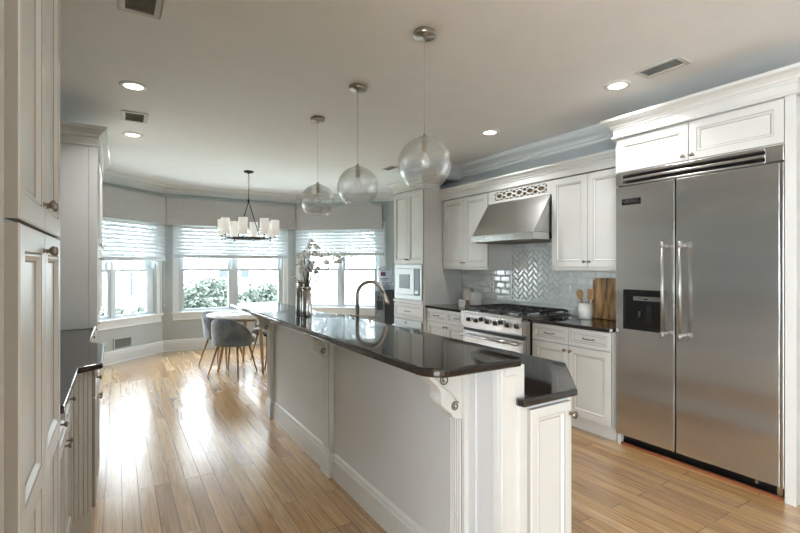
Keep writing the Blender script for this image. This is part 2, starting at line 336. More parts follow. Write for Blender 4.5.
def seg(P, Q):
    P, Q = V(P[0], P[1], 0), V(Q[0], Q[1], 0); u = (Q-P); L = u.length; u.normalize(); n_ = V(u.y, -u.x, 0)   # n_ inward
    return P, u, n_, L
WZ0, WZ1 = .645, 2.13
def bay_wall(name, P, Q, s0, s1):
    P, u, n_, L = seg(P, Q); mb = MB(); t = -n_*.16
    for a, b_, z0, z1 in ((0, s0, 0, CZ), (s1, L, 0, CZ), (s0, s1, 0, WZ0), (s0, s1, WZ1, CZ)):
        mb.obox(P+u*a+V(0, 0, z0), u*(b_-a), t, V(0, 0, z1-z0))
    return struct(name, mb, 'wall')
def window(name, P, Q, s0, s1, g1, g2, capr=.0):
    """s0,s1 = opening; g1,g2 = glass spans"""
    P, u, n_, L = seg(P, Q); Z = V(0, 0, 1)
    def bx(mb, a, b_, z0, z1, d0, d1, m=0): mb.obox(P+u*a+Z*z0+n_*d0, u*(b_-a), n_*(d1-d0), Z*(z1-z0), m)
    fr = MB(); bx(fr, s0, s0+.03, WZ0, WZ1, -.14, 0); bx(fr, s1-.03, s1, WZ0, WZ1, -.14, 0); bx(fr, s0+.03, s1-.03, WZ1-.03, WZ1, -.14, 0); bx(fr, s0+.03, s1-.03, WZ0, WZ0+.02, -.14, 0)
    mc = (g1[1]+g2[0])/2; bx(fr, mc-.022, mc+.022, WZ0+.02, WZ1-.03, -.13, -.01)
    o = struct(name, fr, 'vinyl', .003)
    cs = MB(); w_ = .085
    bx(cs, s0-w_, s0, WZ0, WZ1+w_, 0, .022); bx(cs, s1, s1+w_, WZ0, WZ1+w_, 0, .022); bx(cs, s0, s1, WZ1, WZ1+w_, 0, .022)
    bx(cs, s0-w_, s0-w_+.02, WZ0, WZ1+w_, .022, .034); bx(cs, s1+w_-.02, s1+w_, WZ0, WZ1+w_, .022, .034)
    build('casing', cs, 'trim', o, bevel=.003)
    sl = MB(); bx(sl, s0-w_-.02, s1+w_+.02, WZ0-.03, WZ0, 0, .055); bx(sl, s0-w_, s1+w_, WZ0-.14, WZ0-.03, 0, .02); bx(sl, s0-w_, s1+w_, WZ0-.14, WZ0-.12, .02, .03)
    build('sill', sl, 'trim', o, bevel=.004)
    for a, b_ in ((s0+.03, mc-.022), (mc+.022, s1-.03)):
        gl = g1 if a < mc-.03 else g2; lo = MB()
        bx(lo, a, gl[0], WZ0+.02, 1.36, -.06, -.02); bx(lo, gl[1], b_, WZ0+.02, 1.36, -.06, -.02)
        bx(lo, gl[0], gl[1], WZ0+.02, .69, -.06, -.02); bx(lo, gl[0], gl[1], 1.325, 1.36, -.06, -.02)
        bx(lo, (a+b_)/2-.03, (a+b_)/2+.03, 1.36, 1.37, -.05, -.025)
        s_ = build('lower_sash', lo, 'vinyl', o, bevel=.003); q = MB(); bx(q, gl[0], gl[1], .69, 1.325, -.043, -.039); build('glass', q, 'pane', s_)
        up = MB(); bx(up, a, gl[0], 1.335, WZ1-.03, -.11, -.07); bx(up, gl[1], b_, 1.335, WZ1-.03, -.11, -.07)
        bx(up, gl[0], gl[1], 1.335, 1.37, -.11, -.07); bx(up, gl[0], gl[1], WZ1-.07, WZ1-.03, -.11, -.07)
        W = gl[1]-gl[0]
        for k in (1, 2): bx(up, gl[0]+W*k/3-.011, gl[0]+W*k/3+.011, 1.37, WZ1-.07, -.098, -.082)
        for zz in (1.60, 1.83): bx(up, gl[0], gl[1], zz-.008, zz+.008, -.098, -.082)
        s_ = build('upper_sash', up, 'vinyl', o, bevel=.003); q = MB(); bx(q, gl[0], gl[1], 1.37, WZ1-.07, -.095, -.091); build('glass', q, 'pane', s_)
    return o
LW, BW, RW = (.205, 1.785), (.235, 2.005), (.1, 1.665)
bay_wall('wall_bay_left', A, B, *LW); bay_wall('wall_bay_back', B, Cc, *BW); bay_wall('wall_bay_right', Cc, D, *RW)
window('window_1', A, B, LW[0], LW[1], (.36, .92), (1.065, 1.625))
window('window_2', B, Cc, BW[0], BW[1], (.321, 1.035), (1.2, 1.92))
window('window_3', Cc, D, RW[0], RW[1], (.25, .814), (.959, 1.522))

def lm(name, segs, prof, m, side=-1): # moulding along the bay
    mb = MB()
    for p in segs: mb.sweep(p, prof, False, 0, side)
    return struct(name, mb, m)
crown_prof = [(0, CZ), (.13, CZ), (.13, CZ-.012), (.118, CZ-.018), (.112, CZ-.035), (.09, CZ-.052), (.06, CZ-.068), (.04, CZ-.088), (.034, CZ-.105), (.02, CZ-.11), (.018, CZ-.135), (.008, CZ-.142), (0, CZ-.145)]
base_prof = [(0, 0), (.028, 0), (.028, .012), (.018, .02), (.018, .135), (.014, .15), (.018, .155), (.016, .172), (.008, .185), (0, .188)]
bayline = [A, B, Cc, D]
lm('trim_1', [[(-.8, .45)] + bayline + [(4.62, 5.62)]], crown_prof, 'trim')
lm('trim_2', [[(3.56, 5.5), (3.56, 4.82), (3.95, 4.82), (3.95, -1.05)]], crown_prof, 'trim')
lm('baseboard_bay', [[(-.8, 6.0)] + bayline + [(4.62, 5.62)]], base_prof, 'trim')

# ------------------------------------------------------------------ valances and blinds
def off(P, Q, d):
    P_, u, n_, L = seg(P, Q); return P_+n_*d, u
def isect(p, u, q, v_):
    d = q-p; det = u.x*(-v_.y)+v_.x*u.y; s_ = (d.x*(-v_.y)+v_.x*d.y)/det; return p+u*s_
vd = .115
oL, uL = off(A, B, vd); oB, uB = off(B, Cc, vd); oR, uR = off(Cc, D, vd)
iB, iC = isect(oL, uL, oB, uB), isect(oB, uB, oR, uR)
PL, _, nL, LL = seg(A, B); PR, _, nR, LR = seg(Cc, D)
g_ = .003
def valance(poly, label):
    mb = MB().prism(poly, 2.09, 2.53); t = build('window_valance', mb, 'fabric', bevel=.006)
    return tag(t, label, 'valance', 'upholstered valances over the bay windows')
e1 = PL+uL*.12; e2 = e1+nL*vd
valance([(e1+nL*g_).to_2d()[:], (V(*B, 0)+nL*g_-uL*.004).to_2d()[:], (iB-uL*.004).to_2d()[:], e2.to_2d()[:]], 'grey fabric box valance over the left bay window')
valance([(B[0]+.004, B[1]-g_), (Cc[0]-.004, Cc[1]-g_), (iC.x-.004, iC.y), (iB.x+.004, iB.y)], 'grey fabric box valance over the middle bay window behind the chandelier')
e3 = PR+uR*1.70
valance([(V(*Cc, 0)+nR*g_+uR*.004).to_2d()[:], (e3+nR*g_).to_2d()[:], (e3+nR*vd).to_2d()[:], (iC+uR*.004).to_2d()[:]], 'grey fabric box valance over the right bay window nearest the water cooler')
bm_ = bpy.data.materials.new('blind_slat'); bm_.use_nodes = True; n, l = bm_.node_tree.nodes, bm_.node_tree.links
pb = n['Principled BSDF']; pb.inputs['Base Color'].default_value = lin('#e4e9eb'); pb.inputs['Roughness'].default_value = .4
tl = n.new('ShaderNodeBsdfTranslucent'); tl.inputs[0].default_value = (.84, .86, .87, 1); mx = n.new('ShaderNodeMixShader'); mx.inputs[0].default_value = .22
l.new(pb.outputs[0], mx.inputs[1]); l.new(tl.outputs[0], mx.inputs[2]); l.new(mx.outputs[0], n['Material Output'].inputs['Surface']); M['slat'] = bm_
def blind(P, Q, s0, s1, zb, label):
    P, u, n_, L = seg(P, Q); Z = V(0, 0, 1); c = P+u*(s0+s1)/2
    t = thing('window_blind', label, 'blind', (c.x, c.y, zb), 'slatted blinds in the bay windows'); mb = MB(); z = zb+.09
    while z < 2.16:
        cc = P+u*s0+n_*.075+Z*z; d1 = (n_*math.cos(1.08)-Z*math.sin(1.08)).normalized()*.0315; d2 = (n_*math.sin(1.08)+Z*math.cos(1.08))*.0026
        k = [cc-d1, cc-d1*.3+d2*1.6, cc+d1*.3+d2*1.6, cc+d1, cc+d1*.3+d2*.2, cc-d1*.3+d2*.2]
        mb.extr(k, u*(s1-s0)); z += .060
    build('slats', mb, 'slat', t)
    r = MB().obox(P+u*s0+n_*.045+Z*zb, u*(s1-s0), n_*.055, Z*.03).obox(P+u*s0+n_*.05+Z*(zb+.03), u*(s1-s0), n_*.045, Z*.03); build('bottom_rail', r, 'vinyl', t, bevel=.004)
    h = MB().obox(P+u*s0+n_*.045+Z*2.17, u*(s1-s0), n_*.055, Z*.05); build('head_rail', h, 'vinyl', t)
    for q in (.12, .37, .63, .88):
        p = P+u*(s0+(s1-s0)*q)+n_*.102; build('ladder_cord', MB().tube([p+Z*(zb+.03), p+Z*2.18], .0016, 5), 'vinyl', t)
blind(A, B, .12, 1.885, 1.49, 'white slatted blind half lowered in the left bay window')
blind(B, Cc, .17, 2.07, 1.545, 'white slatted blind half lowered in the middle bay window')
blind(Cc, D, .03, 1.72, 1.60, 'white slatted blind half lowered in the right bay window behind the flowers')
pc = PL+uL*1.84+nL*.11
tag(build('blind_wand', MB().tube([pc+V(0, 0, 1.5), pc+V(0, 0, .78)], .004, 6).tube([pc+V(0, 0, .8), pc+V(0, 0, .74)], .007, 8), 'vinyl'), 'thin white blind wand hanging at the right side of the left bay window', 'wand')

# ------------------------------------------------------------------ ISLAND
isl = thing('kitchen_island', 'long white kitchen island with corbels and fluted pilasters under the black bar', 'island', (1.6, 2.8, 0))
mb = MB().box(1.235, 1.345, 1.27, 4.38, 0, 1.035)
mb.box(1.345, 1.345+.004, 1.27, 4.38, .92, 1.03)
build('bar_wall', mb, 'island', isl, bevel=.002)
mb = MB().prism([(1.302, 1.237), (1.60, 1.237), (1.94, 1.575), (1.94, 4.37), (1.347, 4.37), (1.347, 1.268), (1.302, 1.268)], .10, .882)
build('cabinet_body', mb, 'paint', isl, bevel=.002)
mb = MB().prism([(1.36, 1.32), (1.57, 1.32), (1.86, 1.62), (1.86, 4.33), (1.36, 4.33)], 0, .10); build('toe_kick', mb, 'paint', isl)
# corner posts and end trims
mb = MB().box(1.222, 1.349, 1.254, 1.27, 0, 1.034).box(1.222, 1.235, 1.27, 1.30, 0, 1.034)
mb.box(1.222, 1.236, 1.246, 1.254, 0, 1.034).box(1.236, 1.30, 1.25, 1.254, .16, 1.0)
build('corner_post', mb, 'paint', isl, bevel=.003)
mb = MB().box(1.225, 1.235, 1.40, 1.44, 0, 1.034).box(1.225, 1.235, 1.555, 1.585, 0, 1.034); build('stile', mb, 'island', isl, bevel=.002)
bb = [(0, 0), (.02, 0), (.02, .125), (.014, .138), (.016, .145), (.012, .158), (.004, .165), (0, .165)]
for y0, y1 in ((1.30, 1.42), (1.575, 2.805), (2.995, 4.17)):
    build('baseboard', MB().sweep([(1.235, y1), (1.235, y0)], bb, side=-1), 'paint', isl)
build('baseboard', MB().sweep([(1.235, 1.246), (1.349, 1.246)], [(o, z) for o, z in bb], side=-1), 'paint', isl)
def pilaster(y0, y1):
    p = build('pilaster', MB().box(1.203, 1.2345, y0, y1, .17, 1.034), 'paint', isl, bevel=.002)
    # flutes: raised ribs
    mb = MB(); W = y1-y0; nn = 5
    for k in range(nn):
        yc = y0+.018+(W-.036)*(k+.5)/nn; w_ = (W-.036)/nn*.30
        mb.extr([(1.2032, yc-w_, .20), (1.197, yc-w_*.5, .20), (1.197, yc+w_*.5, .20), (1.2032, yc+w_, .20)], (0, 0, .59))
    build('fluting', mb, 'paint', p)
    mb = MB()
    for k in range(nn+1):
        yc = y0+.018+(W-.036)*k/nn; mb.box(1.2022, 1.2032, yc-.0028, yc+.0028, .20, .79)
    build('groove_line', mb, 'glaze', p)
    build('plinth', MB().box(1.19, 1.2345, y0-.012, y1+.012, 0, .15).box(1.197, 1.2345, y0-.006, y1+.006, .15, .165), 'paint', isl, bevel=.003)
def corbel(yc):
    w_ = .075; x0, zt = 1.203, 1.0345
    # S-shaped side outline (dx outward, dz down)
    pr = [(0, 0), (.168, 0), (.170, .030), (.166, .055), (.150, .072), (.132, .088), (.114, .108), (.104, .128), (.104, .145), (.108, .160), (.102, .176), (.084, .192), (.066, .206), (.052, .216), (.046, .230), (.030, .241), (0, .246)]
    s_ = [(x0-a, yc-w_/2, zt-b_) for a, b_ in pr]
    o = build('corbel', MB().extr(s_, (0, w_, 0)), 'paint', isl, bevel=.003)
    for (cx, cz, R, fl_) in ((.088, .074, .025, 1), (.034, .188, .020, 1)):
        for sd in (-1, 1):
            pts = []
            for k in range(30):
                a = k/29*PI*3.2; r = R*(1-.72*k/29); pts.append((x0-cx+r*math.cos(a+.6), yc+sd*(w_/2+.001), zt-cz+r*math.sin(a+.6)))
            build('scroll', MB().tube(pts, [.0034]*26+[.005]*4, 6), 'darkglaze', o)
    for sd in (-1, 1):
        pts = [(x0-a, yc+sd*(w_/2), zt-b_) for a, b_ in [(.150, .050), (.126, .074), (.108, .100), (.082, .118), (.056, .136), (.036, .160)]]
        build('raised_bead', MB().tube(pts, [.003, .006, .007, .007, .006, .004], 6), 'paint', o)
        build('bead_glaze', MB().tube([V(*p)+V(.008, 0, -.003) for p in pts], .0018, 5), 'glaze', o)  # thin glaze line following the bead
    mb = MB().ball((x0-.086, yc, zt-.160), .026)
    for k in (-1, 0, 1): mb.tube([(x0-.092, yc+k*.022, zt-.11), (x0-.092, yc+k*.026, zt-.15), (x0-.06, yc+k*.022, zt-.20)], [.004, .014, .004], 8)
    build('acanthus_leaf', mb, 'paint', o)
for y0, y1 in ((1.442, 1.553), (2.835, 2.965), (4.2, 4.34)): pilaster(y0, y1); corbel((y0+y1)/2)
# end door towards the viewer and doors on the range side
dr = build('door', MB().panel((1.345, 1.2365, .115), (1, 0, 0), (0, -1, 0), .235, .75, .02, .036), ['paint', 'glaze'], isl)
knob(dr, (1.572, 1.2165, .815), (0, -1, 0))
build('edge_bead', MB().box(1.585, 1.600, 1.229, 1.237, .10, .88), 'paint', isl, bevel=.003)
yy = 1.62
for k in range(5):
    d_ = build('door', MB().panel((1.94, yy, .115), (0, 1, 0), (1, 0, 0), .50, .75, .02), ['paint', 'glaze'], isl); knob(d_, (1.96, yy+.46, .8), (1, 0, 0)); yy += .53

def slab(name, poly, z0, z1, label, r=.006):
    mb = MB().prism(poly, z0, z1); o = build(name, mb, 'granite', bevel=r); o.modifiers['bevel'].segments = 3
    return tag(o, label, 'countertop')
arc = [(.885+.10-.10*math.cos(a), 1.228+.10-.10*math.sin(a)) for a in [PI/2*k/8 for k in range(9)]]
slab('bar_countertop', arc+[(1.3, 1.224), (1.318, 1.24), (1.318, 4.42), (.885, 4.42)], 1.036, 1.067, 'long polished black granite bar top on the island with rounded near corner', .009)
slab('island_countertop', [(1.296, 1.205), (1.605, 1.205), (1.985, 1.56), (1.985, 4.41), (1.3495, 4.41), (1.3495, 1.244), (1.288, 1.244)], .884, .914, 'lower black granite worktop of the island behind the raised bar', .008)

# faucet
fx, fy = 1.487, 2.99
t = thing('kitchen_faucet', 'tall brushed nickel gooseneck faucet rising behind the black bar', 'faucet', (fx, fy, .914))
R = .096; sd = Vector((.79, -.61, 0)).normalized()
pts = [V(fx, fy, .914), V(fx, fy, 1.205)]
for k in range(1, 15):
    a = PI*k/14*.93; pts.append(V(fx, fy, 1.205)+sd*(R-R*math.cos(a))+V(0, 0, R*math.sin(a)))
build('gooseneck', MB().tube(pts, .0138, 14), 'nickel', t)
e_ = pts[-1]; dn = (pts[-1]-pts[-2]).normalized()
build('spray_head', MB().tube([e_, e_+dn*.02, e_+dn*.07, e_+dn*.10], [.0125, .016, .021, .021], 14), 'nickel', t)
build('base_flange', MB().lathe((fx, fy, .914), [(0, .0), (.028, 0), (.028, .012), (.016, .02)], seg=20), 'nickel', t)
build('neck_ring', MB().lathe((fx, fy, 1.045), [(.0125, 0), (.019, .004), (.019, .014), (.0125, .018)], seg=20), 'nickel', t)
build('lever_handle', MB().tube([(fx, fy, 1.052), V(fx, fy, 1.052)-sd*.03+V(0, 0, .0), V(fx, fy, 1.058)-sd*.055], [.009, .008, .005], 10), 'nickel', t)
sx, sy = 1.56, 2.93
t = thing('soap_dispenser', 'small nickel soap dispenser with curved spout beside the faucet', 'soap dispenser', (sx, sy, .914))
build('pump_base', MB().lathe((sx, sy, .914), [(0, 0), (.02, 0), (.02, .01), (.011, .02), (.009, .12), (0, .122)], seg=16), 'nickel', t)
build('spout', MB().tube([(sx, sy, 1.03), V(sx, sy, 1.045)-sd*.01, V(sx, sy, 1.045)+sd*.03, V(sx, sy, 1.07)+sd*.07], [.008, .007, .006, .009], 10), 'nickel', t)

# vases with flowering branches
def vase(x, y, r, h, label, m):
    t = thing('cylinder_vase', label, 'vase', (x, y, 1.067), 'silver vases on the bar top')
    build('vessel', MB().lathe((x, y, 1.067), [(0, .001), (r*.96, .001), (r, .006), (r, h), (r*.9, h), (r*.88, .01), (0, .01)], seg=28), m, t)
    build('rim_band', MB().lathe((x, y, 1.067), [(r+.0005, h-.012), (r+.002, h-.01), (r+.002, h-.001), (r*.9, h+.001)], seg=28), 'steelplain', t)
vase(1.103, 3.125, .031, .248, 'taller slim silver cylinder vase, left of the pair on the bar', 'steelplain')
vase(1.113, 3.02, .033, .205, 'shorter silver cylinder vase holding flowering branches on the bar', 'chrome')
fa = thing('flowering_branches', 'tall thin branches with white cotton blossoms and dark centres in the silver vase', 'flowers', (1.113, 3.02, 1.08))
ray_r = V(.85, -.527, 0)
def br_pt(px, py, dd=0):   # offset across the view and up
    return V(1.113, 3.02, 1.067)+ray_r*((px-305.5)*3.15/455)+V(0, 0, (316-py)*3.15/455)+V(.527, .85, 0)*dd
tips = [(311, 241), (318, 248), (305, 247), (296, 256), (300, 260), (323, 263), (336, 261), (338, 256), (328, 254), (310, 264), (317, 255), (306, 244), (291, 276), (319, 268), (301, 270), (312, 252), (333, 262), (297, 262), (309, 256), (305, 252), (314, 262), (306, 262), (322, 256), (302, 256), (315, 245), (308, 270), (314, 272), (298, 268), (325, 261), (340, 259), (312, 266), (304, 268)]
proto_b = None; smb = MB()
for i, (px, py) in enumerate(tips):
    dd = random.uniform(-.09, .09); p0 = br_pt(305.5+random.uniform(-2, 2), 300); p3 = br_pt(px, py, dd)
    p1 = p0+V(0, 0, .09); p2 = p1.lerp(p3, .5)+V(random.uniform(-.02, .02), random.uniform(-.02, .02), .03)
    pts = [((1-t_)**3)*p0+3*((1-t_)**2)*t_*p1+3*(1-t_)*t_*t_*p2+t_**3*p3 for t_ in [k/8 for k in range(9)]]
    smb.tube(pts, [.0025-.0014*k/8 for k in range(9)], 5, i % 2)
    if proto_b is None:
        q = MB()
        for k in range(5):
            a = k/5*2*PI; q.ball(p3+V(math.cos(a)*.012, math.sin(a)*.012, .003*math.sin(3*a)), .0100, 0, 8)
        q.ball(p3+V(0, 0, .008), .008, 0, 8); proto_b = build('blossom', q, 'petal', fa)
        cbm = build('centre', MB().ball(p3+V(-.006, -.012, .006), .0048, 0, 8), 'berry', proto_b); pb0 = p3
        blos = proto_b
    else:
        c_ = dup(proto_b, parent=fa, loc=p3-pb0)
    smb.add([], [])
    for k in (4, 6): 
        s2 = pts[k]; smb.tube([s2, s2+V(random.uniform(-.03, .03), random.uniform(-.03, .03), random.uniform(.01, .04))], [.0014, .0008], 4, 0)
build('stems', smb, ['stem', 'stemgreen'], fa)
lf = MB()
for i in range(46):
    px, py = random.choice(tips); t_ = random.uniform(.35, 1); p = br_pt(305+(px-305)*t_, 296+(py-296)*t_, random.uniform(-.05, .05))
    a = V(random.uniform(-1, 1), random.uniform(-1, 1), random.uniform(-.3, 1)).normalized(); b2 = a.orthogonal().normalized()
    lf.add([p, p+a*.012+b2*.005, p+a*.026, p+a*.012-b2*.005], [(0, 1, 2, 3)], 0)
o = build('leaves', lf, 'stemgreen', fa); o['kind'] = 'stuff'

# ------------------------------------------------------------------ RIGHT RUN: base cabinets
def base_cab(y0, y1, label):
    t = thing('base_cabinet', label, 'cabinet', (3.65, (y0+y1)/2, 0), 'white base cabinets beside the range')
    build('carcass', MB().box(3.37, 3.945, y0, y1, .10, .882), 'paint', t)
    build('toe_kick', MB().box(3.43, 3.945, y0, y1, 0, .10).box(3.418, 3.43, y0, y1, 0, .085), 'paint', t)
    m_ = (y0+y1)/2; W = (y1-y0)/2-.003
    for ya in (y0+.0015, m_+.0015):
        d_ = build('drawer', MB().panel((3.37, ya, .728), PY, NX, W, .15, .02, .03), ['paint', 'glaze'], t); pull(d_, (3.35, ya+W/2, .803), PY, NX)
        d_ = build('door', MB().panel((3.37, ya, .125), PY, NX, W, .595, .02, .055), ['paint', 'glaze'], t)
        knob(d_, (3.35, m_-.028 if ya < m_ else m_+.028, .675), NX)
    return t
base_cab(2.203, 3.018, 'white base cabinet between the range and the refrigerator')
base_cab(3.932, 4.758, 'white base cabinet between the range and the microwave tower')
slab('worktop', [(3.325, 2.202), (3.325, 3.022), (3.945, 3.022), (3.945, 2.202)], .884, .914, 'black granite worktop between range and refrigerator under the utensil crock', .006)
slab('worktop', [(3.325, 3.928), (3.325, 4.762), (3.945, 4.762), (3.945, 3.928)], .884, .914, 'black granite worktop between range and microwave tower under the canisters', .006)

# backsplash
def clip_tiles(mb_in, planes):
    me = bpy.data.meshes.new('t'); me.from_pydata(mb_in.v, [], mb_in.f); bm = bmesh.new(); bm.from_mesh(me)
    for co, no in planes:
        bmesh.ops.bisect_plane(bm, geom=bm.verts[:]+bm.edges[:]+bm.faces[:], plane_co=co, plane_no=no, clear_outer=True)
    out = MB(); bm.verts.index_update()
    out.add([v_.co.copy() for v_ in bm.verts], [tuple(v_.index for v_ in f_.verts) for f_ in bm.faces]); bm.free(); return out
def tile(mb, c, a, b_, L, W, x0=3.941, d=.010):
    g = .0016; L2, W2 = L/2-g, W/2-g
    def r(k, x): return [V(x, c[0]+a[0]*s1*(L2-k)+b_[0]*s2*(W2-k), c[1]+a[1]*s1*(L2-k)+b_[1]*s2*(W2-k)) for s1, s2 in ((-1, -1), (1, -1), (1, 1), (-1, 1))]
    q = [r(0, x0), r(0, x0-d*.55), r(.004, x0-d*.72), r(.014, x0-d)]
    for i in range(3): mb.add(q[i]+q[i+1], [(k, (k+1) % 4, (k+1) % 4+4, k+4) for k in range(4)])
    mb.add(q[3], [(0, 1, 2, 3)])
HY0, HY1, HZ0, HZ1 = 3.12, 3.84, 1.03, 1.60
hb = MB(); s2 = math.sqrt(.5); a_, b_ = (s2, s2), (-s2, s2); TL, TW = .10, .05
# herringbone lattice (block of L x W pairs)
for i in range(-24, 24):
    for j in range(-24, 24):
        # horizontal tiles in rotated frame
        bu = i*TW+j*TL*1.0; bv = i*TW-j*TL
        for kind in (0, 1):
            if kind == 0: cu, cv, ax, bx_ = bu+TL/2, bv+TW/2, a_, b_
            else: cu, cv, ax, bx_ = bu+TW/2-TW*1, bv+TL/2, b_, (-a_[0], -a_[1])
            y = (HY0+HY1)/2+cu*a_[0]+cv*b_[0]; z = (HZ0+HZ1)/2+cu*a_[1]+cv*b_[1]
            if HY0-.07 < y < HY1+.07 and HZ0-.07 < z < HZ1+.07: tile(hb, (y, z), ax, bx_, TL, TW)
hb = clip_tiles(hb, [((0, HY0, 0), (0, -1, 0)), ((0, HY1, 0), (0, 1, 0)), ((0, 0, HZ0), (0, 0, -1)), ((0, 0, HZ1), (0, 0, 1))])
sb = MB(); row = 0; z = .918
while z < 1.84:
    y = 2.2-(.0763 if row % 2 else 0)
    while y < 4.77:
        tile(sb, (y+.0763, z+.038), (1, 0), (0, 1), .1526, .076); y += .1526
    z += .076; row += 1
def sub(mb, y0, y1, z0, z1): return clip_tiles(mb, [((0, y0, 0), (0, -1, 0)), ((0, y1, 0), (0, 1, 0)), ((0, 0, z0), (0, 0, -1)), ((0, 0, z1), (0, 0, 1))])
sub_all = MB()
for r_ in ((2.222, HY0-.03, .918, 1.36), (HY1+.03, 4.765, .918, 1.36), (HY0-.03, HY1+.03, .918, HZ0-.03), (HY0-.03, HY1+.03, HZ1+.03, 1.86), (3.03, HY0-.03, 1.36, 1.86), (HY1+.03, 3.915, 1.36, 1.86)):
    c_ = sub(sb, *r_); sub_all.add(c_.v, c_.f)
bs = struct('wall_backsplash', MB().box(3.941, 3.9495, 2.222, 4.765, .914, 1.37).box(3.941, 3.9495, 3.03, 3.915, 1.37, 1.88), 'grout')
build('subway_tile', sub_all, 'tile', bs, recalc=True); build('herringbone_tile', hb, 'tile', bs)
fr = MB()
for (ya, yb, za, zb) in ((HY0-.028, HY1+.028, HZ0-.028, HZ0-.004), (HY0-.028, HY1+.028, HZ1+.004, HZ1+.028), (HY0-.028, HY0-.004, HZ0-.004, HZ1+.004), (HY1+.004, HY1+.028, HZ0-.004, HZ1+.004)):
    fr.box(3.926, 3.941, ya, yb, za, zb)
build('tile_frame', fr, 'tile', bs, bevel=.005)
t = thing('wall_outlet', 'white wall outlet plate on the tiled backsplash left of the herringbone panel', 'outlet', (3.93, 4.165, 1.10))
build('cover_plate', MB().box(3.918, 3.932, 4.13, 4.205, 1.10, 1.215), 'ceramic', t, bevel=.002)
build('socket', MB().box(3.915, 3.918, 4.15, 4.18, 1.112, 1.15).box(3.915, 3.918, 4.15, 4.18, 1.165, 1.203), 'register', t)

# ------------------------------------------------------------------ wall cabinets
def wall_cab(y0, y1, split, label):
    t = thing('wall_cabinet', label, 'cabinet', (3.78, (y0+y1)/2, 1.40), 'white wall cabinets beside the hood')
    build('carcass', MB().box(3.62, 3.94, y0, y1, 1.40, 2.255), 'paint', t)
    build('light_rail', MB().box(3.605, 3.94, y0, y1, 1.37, 1.40).box(3.598, 3.61, y0, y1, 1.385, 1.40), 'paint', t, bevel=.003)
    for a, b2, kn in ((y0+.002, split-.002, split-.025), (split+.002, y1-.002, split+.025)):
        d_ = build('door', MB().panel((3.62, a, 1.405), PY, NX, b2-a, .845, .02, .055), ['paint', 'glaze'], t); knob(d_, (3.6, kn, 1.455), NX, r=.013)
wall_cab(2.203, 3.0, 2.60, 'white two door wall cabinet right of the range hood')
wall_cab(3.905, 4.745, 4.325, 'white two door wall cabinet left of the range hood')
t = thing('cabinet_cornice', 'white crown moulding and frieze running over the wall cabinets and hood', 'crown moulding', (3.78, 3.5, 2.26))
build('frieze', MB().box(3.60, 3.94, 2.203, 4.765, 2.262, 2.335).box(3.592, 3.60, 2.203, 4.765, 2.262, 2.272), 'paint', t, bevel=.002)
cp = [(0, 2.325), (.01, 2.325), (.012, 2.34), (.022, 2.345), (.03, 2.36), (.045, 2.375), (.052, 2.378), (.055, 2.39), (.055, 2.40), (0, 2.40)]
build('crown', MB().sweep([(3.60, 4.765), (3.60, 2.203)], cp, side=-1), 'paint', t)
t = thing('fretwork_panel', 'white pierced fretwork panel of round and oval openings above the hood', 'panel', (3.61, 3.45, 2.115))
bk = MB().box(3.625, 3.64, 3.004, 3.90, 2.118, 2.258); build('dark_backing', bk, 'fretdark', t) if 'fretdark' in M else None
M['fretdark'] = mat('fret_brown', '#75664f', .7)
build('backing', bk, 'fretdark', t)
# pierced front plate as a grid of quads around ellipses
fp = MB(); nh = 5; yA, yB, zA, zB = 3.06, 3.80, 2.145, 2.238; cell = (yB-yA)/nh
fp.box(3.608, 3.622, 3.004, 3.90, 2.118, zA).box(3.608, 3.622, 3.004, 3.90, zB, 2.258).box(3.608, 3.622, 3.004, yA, zA, zB).box(3.608, 3.622, yB, 3.90, zA, zB)
for k in range(nh):
    yc = yA+cell*(k+.5); zc = (zA+zB)/2
    for (ry, rz, w_) in ((cell*.33, .029, .008),):
        pts = [(3.612, yc+ry*math.cos(a), zc+rz*math.sin(a)) for a in [2*PI*j/24 for j in range(25)]]
        fp.tube(pts, .0085, 6)
    for sy_ in (-1, 1):
        for sz_ in (-1, 1): fp.tube([(3.612, yc+sy_*cell*.22, zc+sz_*.024), (3.612, yc+sy_*cell*.5, zc+sz_*.047)], .0065, 6)
        fp.tube([(3.612, yc+sy_*cell*.34, zc), (3.612, yc+sy_*cell*.5, zc)], .010, 6)
    fp.tube([(3.612, yc, zc+.03), (3.612, yc, zB)], .008, 6); fp.tube([(3.612, yc, zc-.03), (3.612, yc, zA)], .008, 6)
build('pierced_front', fp, 'paint', t)

# ------------------------------------------------------------------ range hood
t = thing('range_hood', 'sloping stainless steel range hood above the gas range', 'hood', (3.65, 3.46, 1.665))
y0, y1 = 3.012, 3.893
build('canopy', MB().extr([(3.36, y0, 1.745), (3.60, y0, 2.114), (3.93, y0, 2.114), (3.93, y0, 1.745)], (0, y1-y0, 0)), 'steelv', t, bevel=.003)
build('lip', MB().box(3.345, 3.93, y0, y1, 1.675, 1.745), 'steelplain', t, bevel=.004)
build('underside_filter', MB().box(3.38, 3.90, y0+.03, y1-.03, 1.666, 1.675), 'ventdark', t)
def text_mesh(s, size, O, u, v_, n_, m, parent, name='lettering', ext=.0008, center=True):
    cu = bpy.data.curves.new('txt', 'FONT'); cu.body = s; cu.size = size; cu.extrude = ext; cu.align_x = 'CENTER'; cu.align_y = 'CENTER'
    to = bpy.data.objects.new('txt', cu); C.objects.link(to); dg = bpy.context.evaluated_depsgraph_get(); me = to.evaluated_get(dg).to_mesh()
    q = MB(); O, u, v_, n_ = map(Vector, (O, u, v_, n_))
    q.add([O+u*p.co.x+v_*p.co.y+n_*p.co.z for p in me.vertices], [tuple(f_.vertices) for f_ in me.polygons])
    bpy.data.objects.remove(to); return build(name, q, m, parent, recalc=False)
